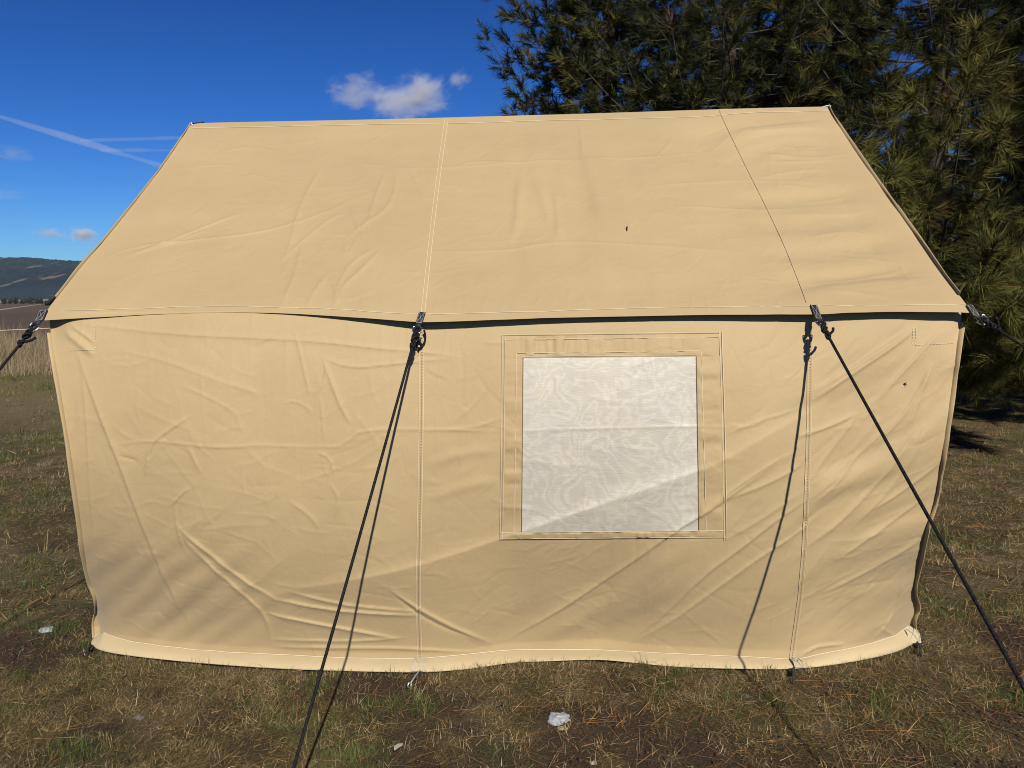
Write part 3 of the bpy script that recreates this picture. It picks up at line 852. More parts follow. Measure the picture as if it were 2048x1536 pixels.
# reinforcement patches' stitching in the upper wall corners and at the gable edge
stitch('patch_stitching', [wall_line([(1832, 655), (1830, 690)], .003), wall_line([(1830, 690), (1872, 688), (1908, 686)], .003), wall_line([(1826, 655), (1824, 690)], .003)], .0022, M_THREAD, tent, dash=(2, 1))
stitch('patch_stitching', [wall_line([(190, 650), (192, 698)], .003), wall_line([(140, 701), (170, 700), (196, 699)], .003)], .0022, M_THREAD, tent, dash=(2, 1))

# --- window
win = empty('window', (0, 0, 0)); win.parent = tent; win.matrix_parent_inverse = Matrix.Translation(-Vector(tent.location))
def wall_sheet(name, quad, nx, ny, off, mat, parent, rip=None):
    q = np.asarray(quad, float); u = np.linspace(0, 1, nx)[None, :, None]; v = np.linspace(0, 1, ny)[:, None, None]
    P = ((1 - v) * ((1 - u) * q[0] + u * q[1]) + v * ((1 - u) * q[3] + u * q[2])).reshape(-1, 2)
    ab = wall_ab(P)
    h = off
    if rip is not None:
        ed = np.minimum(np.minimum(u, 1 - u), np.minimum(v, 1 - v))[..., 0].ravel()
        h = off + rip(ab[:, 0], ab[:, 1]) * np.minimum(1, ed * 8)
    y = wall_y(ab[:, 0], ab[:, 1]) - h
    o = link(name, make_mesh(name, np.stack([ab[:, 0], y, ab[:, 1]], -1), grid_faces(nx, ny)[:, ::-1]), mat)
    o.parent = parent
    o.matrix_parent_inverse = Matrix.Identity(4) if parent is win else Matrix.Translation(-Vector(tent.location))
    return o
vrip = lambda a, b: .0032 * (noise2(a * 26 + .5 * noise2(a * 5, b * 9, 2), b * 4, 71)) * 1.9 + .0025 * noise2(a * 60, b * 10, 72) + .002
hrip = lambda a, b: .0042 * (noise2(b * 24, a * 5, 73)) + .0012 * noise2(b * 50, a * 12, 74) + .0015
wall_sheet('window_mesh', [(1047, 714), (1391, 711), (1396, 1061), (1044, 1065)], 130, 130, .0035, M_WINDOW, win,
           lambda a, b: .0022 * fbm(a * 6, b * 5, 81, 3))
wall_sheet('window_flap', [(1008, 672), (1438, 667), (1432, 712), (1011, 716)], 160, 18, .0048, M_FRAME, win, vrip)
wall_sheet('window_flap', [(1009, 716), (1046, 716), (1043, 1064), (1003, 1067)], 16, 120, .0044, M_FRAME, win, hrip)
wall_sheet('window_flap', [(1393, 712), (1441, 711), (1446, 1063), (1397, 1063)], 18, 120, .0044, M_FRAME, win, hrip)
wall_sheet('window_flap', [(1002, 1064), (1446, 1060), (1446, 1073), (1002, 1077)], 160, 7, .0050, M_FRAME, win, vrip)
def wst(pts, off): return wall_line(pts, off)
o = stitch('window_stitching', [wst([(1006, 669), (1440, 664)], .0082), wst([(1008, 679), (1436, 674)], .0082), wst([(1004, 668), (1003, 870), (1000, 1078)], .0072), wst([(1010, 668), (1009, 870), (1005, 1078)], .0072),
     wst([(1438, 662), (1445, 870), (1448, 1078)], .0072), wst([(1443, 662), (1450, 870), (1453, 1078)], .0072), wst([(998, 1077), (1220, 1075), (1452, 1073)], .0082),
     wst([(1034, 706), (1400, 701)], .0082), wst([(1033, 706), (1031, 880), (1029, 1064)], .0072), wst([(1402, 702), (1407, 880), (1412, 1062)], .0072), wst([(1002, 1064), (1220, 1062), (1446, 1060)], .0082),
     wst([(1047, 713), (1220, 711), (1391, 710)], .0082)], .0021, M_THREAD, None)
o.parent = win; o.matrix_parent_inverse = Matrix.Identity(4)
for pl in ([(1392, 712), (1395, 880), (1397, 1062)], [(1046, 715), (1045, 880), (1043, 1064)]):
    o = stitch('window_piping', [wst(pl, .0065)], .0030, M_DTHREAD, None)
    o.parent = win; o.matrix_parent_inverse = Matrix.Identity(4)

# --- base strap patches on the hem (sewn squares with a cross)
def hem_patch(cx, half, name='strap_patch'):
    i = np.argmin(abs(tt[:, 0] - wall_ab((cx, 1316))[0, 0])); hw = half / 1538 * 3.4
    T0, B0 = tt[i] + np.array([0, -.004, .004]), hb[np.argmin(abs(hb[:, 0] - tt[i, 0]))] + np.array([0, -.008, .006])
    ax = np.array([1.0, 0, 0]); mid = (T0 + B0) / 2 + np.array([0, -.013, .010])
    n = np.cross(ax, T0 - B0); n /= np.linalg.norm(n); n = n if n[1] < 0 else -n
    mb = MB(); V = [T0 - ax * hw, T0 + ax * hw, mid + ax * hw, B0 + ax * hw, B0 - ax * hw, mid - ax * hw]
    mb.add(V, [(0, 5, 2, 1), (5, 4, 3, 2)])
    pt = mb.build(name, M_HEM, tent, smooth=False)
    ln = []
    for a, b in ((V[0], V[1]), (V[1], V[2]), (V[2], V[3]), (V[3], V[4]), (V[4], V[5]), (V[5], V[0]), (V[0], mid), (mid, V[3]), (V[1], mid), (mid, V[4])):
        P = np.linspace(a, b, 6) + n * .003; ln.append((P, np.broadcast_to(n, P.shape)))
    stitch('stitching', ln, .0036, M_WTHREAD, pt)
hl = param_curve(tt, 300) + np.array([0, -.005, .003])
stitch('hem_stitching', [(hl, np.broadcast_to(np.array([0, -.7, .7]), hl.shape))], .0030, M_THREAD, tent)
hem_patch(841, 11); hem_patch(1586, 9); hem_patch(1815, 12)

# --- webbing tabs with D-rings on the eave, and the guy ropes
def unit(v): v = np.asarray(v, float); return v / np.linalg.norm(v)
def d_ring(c, along, normal, w, l, r):
    """D-shaped ring: straight bar at c, bow reaching l along `along`."""
    s_ = np.cross(normal, along); s_ = unit(s_)
    th = np.linspace(0, np.pi, 13)
    bow = [c + s_ * (w * np.cos(t)) + along * (l * np.sin(t) ** .8) for t in th]
    bar = [c + s_ * k for k in np.linspace(-w, w, 5)[1:-1]]
    return MB().tube(np.array(bow + bar), r, 7, closed=True)
def knot_path(c, ax, r, turns=2.5, L=.05):
    ax = unit(ax); a = unit(np.cross(ax, (0, 0, 1.0) if abs(ax[2]) < .9 else (1.0, 0, 0))); b = np.cross(ax, a)
    t = np.linspace(0, 1, 46)
    return np.array([c + ax * (L * (k - .5) + .008 * math.sin(k * 19)) + (a * math.cos(k * turns * 2 * np.pi) + b * math.sin(k * turns * 2 * np.pi)) * r * (.55 + .5 * math.sin(k * math.pi)) for k in t])
TABS = [  # top px, bottom px, half width m, rope ground point, slack loop
    ((845, 627), (838, 649), .0135, on_z((840 - 250, 1536))[0] * 0 + np.array([-.700, 1.88, 0]), 'loose'),
    ((1626, 612), (1637, 640), .0135, np.array([1.229, .726, 0]), ''),
    ((90, 626), (80, 646), .016, on_z((-761, 1659))[0], ''),
    ((1938, 612), (1953, 632), .013, np.array([4.35, 3.15, 0]), '')]
ROPE_LABEL = ['black braided guy rope with a looped slack end, crossing the wall left of the window',
              'black braided guy rope from the eave tab right of the window, crossing the wall corner',
              'black guy rope pulling out sideways from the eave corner beside the open field',
              'black guy rope pulling out sideways from the eave corner in front of the pine branches']
for k, (tp, bp, hw, S, mode) in enumerate(TABS):
    abh, hh = roof_surface([tp, bp])
    P = roof_pt(abh[:, 0], abh[:, 1], hh + .006)
    al = unit(P[1] - P[0]); sd = unit(np.cross(al, RN)); n = np.cross(sd, al); n = n if n[1] < 0 else -n
    a, b = P[0], P[1]
    mb = MB(); mb.box((a + b) / 2, sd * hw, (b - a) / 2, n * .0022)
    drop = unit(S - b)
    c1 = b + drop * .020
    mb.box((b + c1) / 2, sd * hw * .8, (c1 - b) / 2 * 1.05, unit(np.cross(sd, c1 - b)) * .0035)
    tab = mb.build('webbing_tab', M_WEB, tent, smooth=False)
    cs = [a + sd * hw * .75, a - sd * hw * .75, b + sd * hw * .75, b - sd * hw * .75]; ln = []
    for i, j in ((0, 3), (1, 2), (0, 1), (2, 3), (0, 2), (1, 3)):
        Q = np.linspace(cs[i] + al * (.003 if i < 2 else -.002), cs[j] + al * (.003 if j < 2 else -.002), 5) + n * .0035
        ln.append((Q, np.broadcast_to(n, Q.shape)))
    stitch('stitching', ln, .0010, M_TABTHREAD, tab)
    rn = unit(np.cross(sd, drop)); rn = rn if rn[1] < 0 else -rn
    d_ring(c1 - drop * .002, drop, rn, .0185, .034, .0030).build('d_ring', M_METAL, tab)
    # the rope itself
    st = c1 + drop * .030
    rope = empty('guy_rope', tuple(S)); tag(rope, ROPE_LABEL[k], 'rope', 'guy ropes of the tent')
    L = np.linalg.norm(S - st)
    t = np.linspace(0, 1, 60)[:, None]
    line = st * (1 - t) + S * t + np.array([0, 0, -.010]) * np.sin(np.pi * t)
    MB().tube(line, .0054, 8).build('cord', M_ROPE, rope)
    # knot: a loop round the ring, then wraps
    lp = d_ring(st - drop * .010, -drop, rn, .012, .022, .0058); lp.build('eye_loop', M_ROPE, rope)
    mb = MB(); mb.tube(knot_path(st + drop * .018, drop, .0092, 2.6, .042), .0055, 7)
    mb.tube(knot_path(st + drop * .060, drop, .0075, 1.6, .024), .0052, 7)
    s2 = unit(np.cross(drop, rn))
    if mode != 'loose':
        e = st + drop * .05
        mb.tube(np.array([e, e + s2 * (-.016) - drop * .004, e - s2 * .030 - drop * .020, e - s2 * .036 - drop * .036]), .0055, 7)
    mb.build('knot', M_ROPE, rope)
    if mode == 'loose':
        q = np.array([(848, 660), (851, 672), (850, 682), (846, 690), (840, 697), (834, 695), (832, 688), (836, 682), (842, 686), (843, 694), (836, 701)])
        W = on_y(q, 3.095 + .006 * np.sin(np.arange(len(q))))
        MB().tube(chaikin(W, 2), .0042, 7).build('slack_end', M_ROPE, rope)

# black straps at the ridge end and on the far eave
abh, hh = roof_surface([(384, 249), (408, 246)])
P = roof_pt(abh[:, 0], abh[:, 1], hh + .003)
mb = MB(); mb.box(P.mean(0) + np.array([0, .0, -.004]), (P[1] - P[0]) / 2, RB * .006, RN * .003); mb.build('ridge_strap', M_WEB, tent, smooth=False)
d_ring(P[0] + np.array([.012, -.008, -.004]), unit(P[0] - P[1]), RN, .010, .018, .0025).build('ridge_ring', M_METAL, tent)
pe = on_y((1658, 213), 4.62)[0]
MB().tube(np.array([pe + np.array([-.06, .01, -.01]), pe + np.array([-.01, .0, .004]), pe + np.array([.008, -.008, .0])]), .0045, 8).build('ridge_pole', plain('pale_pole', (.75, .72, .66), .5), tent)
q = on_y([(112, 590), (104, 598), (97, 606), (91, 609)], 3.42)
MB().tube(q, [.005, .009, .011, .006], 8).build('rear_strap', M_WEB, tent)

# --- ground pegs with loops
PEGS = [((842, 1343), (822, 1370), 'bright wire tent peg under the sewn cross patch below the left wall seam'),
        ((1586, 1338), (1586, 1362), 'dark tent peg below the wall seam right of the window'),
        ((182, 1292), (174, 1308), 'black tent peg at the hem corner beside the flat white stone'),
        ((1832, 1284), (1842, 1303), 'dark tent peg at the hem corner under the crossing guy rope')]
for (h0, h1, lab) in PEGS:
    A = on_z(h0, .008)[0]; Bp = on_z(h1, .012)[0]
    wv_ = np.array([1.0, 0, 0]) * .012
    mb = MB()
    m_ = A * .45 + Bp * .55
    mb.add([A - wv_ * 1.2 + (0, .02, -.002), A + wv_ * 1.2 + (0, .02, -.002), m_ + wv_ * .9, m_ - wv_ * .9, A - wv_ * 1.2 + (0, .022, .002), A + wv_ * 1.2 + (0, .022, .002), m_ + wv_ * .9 + (0, 0, .004), m_ - wv_ * .9 + (0, 0, .004)],
           [(0, 3, 2, 1), (4, 5, 6, 7), (0, 1, 5, 4), (2, 3, 7, 6), (1, 2, 6, 5), (0, 4, 7, 3)])
    mb.build('peg_loop', M_WEB, tent, smooth=False)
    peg = empty('tent_peg', tuple(Bp)); tag(peg, lab, 'peg', 'tent pegs along the hem')
    dr = unit(Bp - A)
    sh = np.array([Bp + (0, 0, -.12) - dr * .10, Bp + (0, 0, -.02), Bp + (0, 0, .010), m_ + np.array([0, 0, .014]), A * .8 + m_ * .2 + np.array([0, 0, .010])])
    MB().tube(sh, .0036, 7).build('shaft', M_DULL if 'bright' in lab else M_WEB, peg)
    hk = np.array([Bp + (0, 0, .008), Bp + (-.008, -.006, .012), Bp + (-.012, -.010, .004), Bp + (-.010, -.010, -.006)])
    MB().tube(hk, .0036, 7).build('hook', M_DULL if 'bright' in lab else M_WEB, peg)

# --- specks lying on the cloth
abh, hh = roof_surface([(1254, 454), (1252.5, 463)])
P = roof_pt(abh[:, 0], abh[:, 1], hh + .004)
tw = MB().tube(np.array([P[0], P[0] * .6 + P[1] * .4 + RN * .003, P[1] + np.array([.003, 0, 0])]), [.0022, .0040, .0020], 6).build('bark_flake', plain('dark_bark', (.03, .018, .012), .9))
tag(tw, 'tiny dark flake of bark lying on the middle of the canvas roof', 'bark')
W = wall_hit((1809, 767))[0] + np.array([0, -.005, 0])
fly = empty('fly', tuple(W)); tag(fly, 'small black fly resting on the tent wall near the corner', 'insect')
MB().tube(np.array([W + (-.005, 0, .002), W + (-.001, -.001, .0), W + (.006, 0, -.002)]), [.0015, .0036, .0018], 6).build('body', plain('fly_black', (.01, .01, .01), .4), fly)
for s_ in (-1, 1):
    mb = MB(); mb.add([W + (0, -.003, 0), W + (.006, -.003, s_ * .007), W + (.001, -.003, s_ * .008)], None, [(0, 1, 2)]); mb.build('wing', plain('fly_wing', (.10, .09, .07), .3), fly)

# pale cord across the rough grass
cA = on_y((100, 656.5), 7.5)[0]; cB = on_y((-420, 676), 7.5)[0]; cC = np.array([cA[0] + .9, 7.45, cA[2] - .05])
cord = MB().tube(np.vstack([cC, cA, cA * .5 + cB * .5 + (0, 0, -.01), cB]), .0045, 6).build('pale_cord', plain('yellowed_cord', (.55, .46, .28), .8))
tag(cord, 'thin pale cord stretched level in front of the tall dry grass', 'cord')

# ================================================================== GRASS AND LITTER
def blades(name, P, az, lean, length, width, curl, colr, label=None):
    """curved three-triangle blades: base P, heading az, lean from the vertical, bend curl"""
    n = len(P)
    d0 = np.stack([np.cos(az) * np.sin(lean), np.sin(az) * np.sin(lean), np.cos(lean)], -1)
    l2 = np.clip(lean + curl, 0, 1.62)
    d1 = np.stack([np.cos(az) * np.sin(l2), np.sin(az) * np.sin(l2), np.cos(l2)], -1)
    tw = az + np.pi / 2 + rng.normal(0, .5, n)
    s = np.stack([np.cos(tw), np.sin(tw), rng.normal(0, .25, n)], -1)
    w = width[:, None] / 2; L = length[:, None]
    a = P - s * w; b = P + s * w; m = P + d0 * L * .5
    c_ = m - s * w * .75; d_ = m + s * w * .75; e = m + d1 * L * .5
    V = np.stack([a, b, c_, d_, e], 1).reshape(-1, 3)
    k = np.arange(n)[:, None] * 5
    Q = k + np.array([0, 1, 3, 2]); T = k + np.array([2, 3, 4])
    return link(name, make_mesh(name, V, [Q, T], colors=np.repeat(colr, 5, 0), smooth=False), M_BLADE)
def inside_tent(X, Y): return (X > -1.93) & (X < 1.84) & (Y > y_hem_bottom(X) - .004) & (Y < 6.1)
def scatter(n, y0, y1, xm=.74, pad=.35, xmin=None, xmax=None):
    """points over the wedge in front of the viewer, spread by area"""
    u = rng.random(n * 2)
    Yp = np.sqrt(y0 ** 2 + u * (y1 ** 2 - y0 ** 2)); Xp = rng.uniform(-1, 1, n * 2) * (xm * Yp + pad)
    k = ~inside_tent(Xp, Yp)
    if xmin is not None: k &= Xp > xmin
    if xmax is not None: k &= Xp < xmax
    return Xp[k][:n], Yp[k][:n]
def pick(pal, n, jit=.18):
    pal = np.asarray(pal) * 1.26; i = rng.integers(0, len(pal), n)
    return np.clip(pal[i] * (1 + rng.normal(0, jit, (n, 1))), .005, 1)
STRAW = [(0.3995, 0.2861, 0.135), (0.3131, 0.2159, 0.0972), (0.4966, 0.3779, 0.1943), (0.2483, 0.1727, 0.0777), (0.3455, 0.2591, 0.1242), (0.1835, 0.1188, 0.054)]
GREEN = [(0.0862, 0.1207, 0.0299), (0.115, 0.1437, 0.0403), (0.069, 0.0978, 0.0253), (0.1495, 0.1552, 0.0517)]
DARKB = [(.06, .04, .022), (.085, .058, .03)]
OLIVE = DARKB + [(0.1512, 0.121, 0.0381), (0.1904, 0.1512, 0.0538), (0.1176, 0.1064, 0.0314), (0.1344, 0.0896, 0.0448), (0.168, 0.112, 0.056)]
RUST = [(0.325, 0.1562, 0.0625), (0.25, 0.1125, 0.0475), (0.4125, 0.225, 0.1)]

def lay_grass(n, y0, y1, dens, wmul, lmul, name_lab, xmin=None, xmax=None):
    Xp, Yp = scatter(n, y0, y1, xmin=xmin, xmax=xmax)
    dt = dirt_f(Xp, Yp); keep = rng.random(len(Xp)) > dt * 1.02
    Xp, Yp = Xp[keep], Yp[keep]; m = len(Xp)
    cl = fbm(Xp * 9, Yp * 9, 51, 3)
    colr = np.where((rng.random(m) < .32 + .2 * (Yp > 3.7) + .45 * cl)[:, None], pick(STRAW, m), pick(OLIVE, m))
    az = fbm(Xp * 1.2, Yp * 1.2, 61, 2) * 4 + rng.normal(0, 1.5, m)
    lean = np.clip(rng.normal(1.32, .26, m), .2, 1.55)
    P = np.stack([Xp, Yp, ground_h(Xp, Yp) + rng.uniform(0, .008, m)], -1)
    return blades('dry_grass', P, az, lean, rng.gamma(3, .0095, m) * lmul + .008, rng.uniform(.0009, .0021, m) * wmul, rng.normal(.15, .35, m), colr)
o = lay_grass(165000, 1.7, 3.6, 1, 1.0, .85, ''); tag(o, kind='stuff', label='matted dry straw coloured grass in front of the tent')
o = lay_grass(140000, 3.6, 7.5, 1, 1.4, 1.0, ''); tag(o, kind='stuff', label='matted dry grass on either side of the tent')
o = lay_grass(70000, 7.5, 17.5, 1, 3.2, 1.5, '', xmax=9); tag(o, kind='stuff', label='dry lawn farther back beside the tent')

def tufts(n, y0, y1, fn, pal, wmul, lmul, per, name, lean_s=.45, thr=.35, spread=.02, xmax=None):
    Xc, Yc = scatter(n * 4, y0, y1, xmax=xmax); k = fn(Xc, Yc) * rng.random(len(Xc)) > thr
    Xc, Yc = Xc[k][:n], Yc[k][:n]
    m = len(Xc) * per
    tc = np.repeat(pick(pal, len(Xc), .2), per, 0) * (1 + rng.normal(0, .15, (m, 1)))
    ls = np.repeat(rng.uniform(.6, 1.3, len(Xc)), per)
    Xp = np.repeat(Xc, per) + rng.normal(0, spread, m); Yp = np.repeat(Yc, per) + rng.normal(0, spread, m)
    ok = ~inside_tent(Xp, Yp); Xp, Yp, tc, ls = Xp[ok], Yp[ok], tc[ok], ls[ok]; m = len(Xp)
    P = np.stack([Xp, Yp, ground_h(Xp, Yp) - .002], -1)
    return blades(name, P, rng.uniform(0, 6.28, m), np.abs(rng.normal(0, lean_s, m)) + .1, rng.gamma(6, .0075, m) * lmul * ls, rng.uniform(.0012, .0026, m) * wmul, rng.normal(.35, .3, m), np.clip(tc, .01, 1))
o = tufts(1300, 2.2, 3.7, green_f, GREEN, 1.0, .62, 30, 'green_grass', thr=.38); tag(o, kind='stuff', label='small tufts of fresh green grass near the tent hem')
o = tufts(900, 3.7, 9, green_f, GREEN, 1.6, 1.0, 24, 'green_grass', thr=.3, spread=.05); tag(o, kind='stuff', label='green grass growing beside the tent')
o = tufts(200, 7, 17.5, green_f, GREEN, 3.5, 1.6, 30, 'green_grass', thr=.25, spread=.14, xmax=-3); tag(o, kind='stuff', label='greener strip of lawn before the tall dry grass')
o = tufts(480, 1.8, 3.7, lambda a, b: .5 + .5 * fbm(a * 4, b * 4, 88, 2), STRAW, .85, .72, 20, 'dry_tufts', thr=.3, lean_s=1.0, spread=.022); tag(o, kind='stuff', label='upright wisps of bleached dry grass')
o = tufts(500, 3.7, 9, lambda a, b: .5 + .5 * fbm(a * 3, b * 3, 89, 2), STRAW, 1.5, 1.3, 18, 'dry_tufts', thr=.3, lean_s=.8, spread=.03); tag(o, kind='stuff', label='bleached dry grass wisps beside the tent')

# grass crowding against the hem
n = 260
Xc = rng.uniform(-1.9, 1.82, n); Yc = y_hem_bottom(Xc) - rng.gamma(2, .010, n) - .004; per = 14; m = n * per
Xp = np.repeat(Xc, per) + rng.normal(0, .014, m); Yp = np.minimum(np.repeat(Yc, per) + rng.normal(0, .010, m), y_hem_bottom(Xp) - .003)
tc = np.where((np.repeat(rng.random(n), per) < .5)[:, None], pick(STRAW, m), pick(GREEN + OLIVE, m))
o = blades('hem_grass', np.stack([Xp, Yp, ground_h(Xp, Yp) - .002], -1), rng.uniform(0, 6.28, m), np.abs(rng.normal(0, .5, m)), rng.gamma(3, .0075, m) * np.repeat(rng.uniform(.4, 1.4, n), per) + .006, rng.uniform(.0011, .0024, m), rng.normal(.3, .4, m), tc)
tag(o, kind='stuff', label='short grass growing up against the tent hem')

# fallen pine needles: long, rust coloured, lying flat
def needles_on_ground(n, y0, y1, wmul, side=0, xmin=None):
    Xp, Yp = scatter(n, y0, y1, xmin=xmin)
    k = rng.random(len(Xp)) < .35 + .65 * smooth01((Xp + 1.5) / 3); Xp, Yp = Xp[k], Yp[k]; m = len(Xp)
    P = np.stack([Xp, Yp, ground_h(Xp, Yp) + rng.uniform(.004, .016, m)], -1)
    return blades('fallen_needles', P, rng.normal(.5, .9, m), np.clip(rng.normal(1.5, .06, m), 1.2, 1.57), rng.uniform(.07, .17, m), rng.uniform(.0014, .0022, m) * wmul, rng.normal(.03, .05, m), pick(RUST, m, .25))
o = needles_on_ground(2600, 2.2, 3.7, 1.0); tag(o, kind='stuff', label='fallen rust coloured pine needles in front of the tent')
o = needles_on_ground(9000, 3.6, 11, 1.8, xmin=-3); tag(o, kind='stuff', label='fallen pine needles under the trees')

# crumbs of earth
n = 5200
Xp, Yp = scatter(n, 2.2, 4.2); k = dirt_f(Xp, Yp) > rng.random(len(Xp)) * .9; Xp, Yp = Xp[k], Yp[k]; m = len(Xp)
tet = np.array([[1, 1, .7], [-1, -1, .7], [-1, 1, -.7], [1, -1, -.7], [0, 0, 1.1]]) 
sz = np.minimum(rng.gamma(2, .0016, m) + .0015, .007)
rot = rng.uniform(0, 6.28, m); cR, sR = np.cos(rot), np.sin(rot)
tv = tet[None] * sz[:, None, None] * rng.uniform(.6, 1.3, (m, 5, 1))
tv = np.stack([tv[..., 0] * cR[:, None] - tv[..., 1] * sR[:, None], tv[..., 0] * sR[:, None] + tv[..., 1] * cR[:, None], tv[..., 2]], -1)
tv += np.stack([Xp, Yp, ground_h(Xp, Yp) + sz * .4], -1)[:, None]
fc = np.array([[0, 2, 4], [2, 1, 4], [1, 3, 4], [3, 0, 4], [0, 3, 2], [1, 2, 3]])
cr = link('earth_crumbs', make_mesh('earth_crumbs', tv.reshape(-1, 3), (np.arange(m)[:, None, None] * 5 + fc[None]).reshape(-1, 3), colors=np.repeat(pick([(.07, .045, .03), (.09, .06, .04), (.05, .032, .022)], m), 5, 0), smooth=False), M_BLADE)
tag(cr, kind='stuff', label='crumbs of bare brown earth between the grass')

# tall dry grass at the edge of the field
n = 64000
Xp = -rng.uniform(2.5, 22, n); Yp = 16.6 + 1.6 * fbm(Xp * .5, Xp * 0, 23, 3) + rng.gamma(1.5, 2.2, n)
k = (fbm(Xp * .8, Yp * .8, 14, 3) + .5) > rng.random(n) * .8
Xp, Yp = Xp[k], Yp[k]; m = len(Xp)
hgt = np.clip(.42 + .55 * smooth01((Yp - 17.3) / 2.5) + .45 * fbm(Xp * .9, Yp * .9, 15, 3), .18, 1.5) * rng.uniform(.35, 1.15, m)
P = np.stack([Xp, Yp, np.zeros(m) - .01], -1)
o = blades('tall_dry_grass', P, rng.uniform(0, 6.28, m), np.abs(rng.normal(.1, .42, m)), hgt, rng.uniform(.003, .008, m), np.abs(rng.normal(.35, .35, m)), pick([(.37, .28, .155), (.30, .22, .125), (.43, .335, .19), (.27, .195, .115), (.22, .155, .10)], m))
tag(o, kind='stuff', label='tall bleached grass at the edge of the brown field')

# ---- stones and scraps
def stone(name, px, size, colr, lab, cat, seed, flat=.5, rough=.25):
    c = on_z(px, 0)[0]
    bm_v = []; 
    import bmesh
    bm = bmesh.new(); bmesh.ops.create_icosphere(bm, subdivisions=4, radius=1.0)
    V = np.array([v.co[:] for v in bm.verts]); F = np.array([[v.index for v in f.verts] for f in bm.faces]); bm.free()
    r = 1 + rough * fbm(V[:, 0] * 1.6 + seed, V[:, 1] * 1.6 + V[:, 2] * 1.3, seed, 4) * 1.6 + .08 * fbm(V[:, 0] * 6, V[:, 1] * 6 + V[:, 2] * 5, seed + 3, 2)
    V = V * r[:, None] * np.array([size[0], size[1], size[0] * flat]); V[:, 2] = np.maximum(V[:, 2], -.01)
    V = V + c + np.array([0, 0, ground_h(c[0], c[1]) + size[0] * flat * .25])
    m, nt, b = new_mat(name + '_surface'); colr = tuple(k * ALB for k in colr)
    n_ = noise_node(nt, 60, 4, .6, geo_pos(nt)); rr = ramp(nt, n_.outputs['Fac'], [(.3, tuple(k * .6 for k in colr)), (.6, colr)])
    nt.links.new(rr.outputs['Color'], b.inputs['Base Color']); b.inputs['Roughness'].default_value = .8
    bump(nt, b, n_.outputs['Fac'], .4, .01)
    o = link(name, make_mesh(name, V, F), m); tag(o, lab, cat)
    return o
stone('stone', (1117, 1440), (.043, .028), (.42, .43, .42), 'lumpy white stone with bluish tint on the bare ground below the window', 'stone', 5, .62, .24)
stone('stone', (92, 1259), (.036, .026), (.45, .46, .46), 'flat white stone in the grass by the hem corner', 'stone', 9, .3, .22)
stone('stone', (1125, 1455), (.020, .012), (.42, .36, .19), 'small yellowish chip in front of the lumpy white stone', 'stone', 15, .4, .3)
stone('stone', (278, 1432), (.020, .014), (.30, .25, .24), 'small purplish grey pebble in the grass left of the guy rope', 'stone', 12, .5, .3)
stone('stone', (1187, 1526), (.012, .010), (.42, .33, .26), 'tiny pinkish pebble at the lower edge of the bare ground', 'stone', 18, .5, .3)
c = on_z((797, 1500), .02)[0]
mb = MB(); a = np.linspace(-1, 1, 7)
lv = np.array([c + (.022 * t * .55, -.0 + .026 * t * .5, .006 * (1 - t * t) + .006 + .012 * (t > 0) * t) for t in a])
wd = .013 * (1 - np.abs(a) ** 1.6) + .001
mb.add(np.vstack([lv + np.stack([-wd, wd * .4, 0 * wd], -1), lv + np.stack([wd, -wd * .4, .5 * wd], -1)]), [(k, k + 1, 8 + k, 7 + k) for k in range(6)])
lf = mb.build('dry_leaf', plain('pale_leaf', (.42, .36, .30), .8)); tag(lf, 'pale curled dead leaf on the grass near the guy rope', 'leaf')

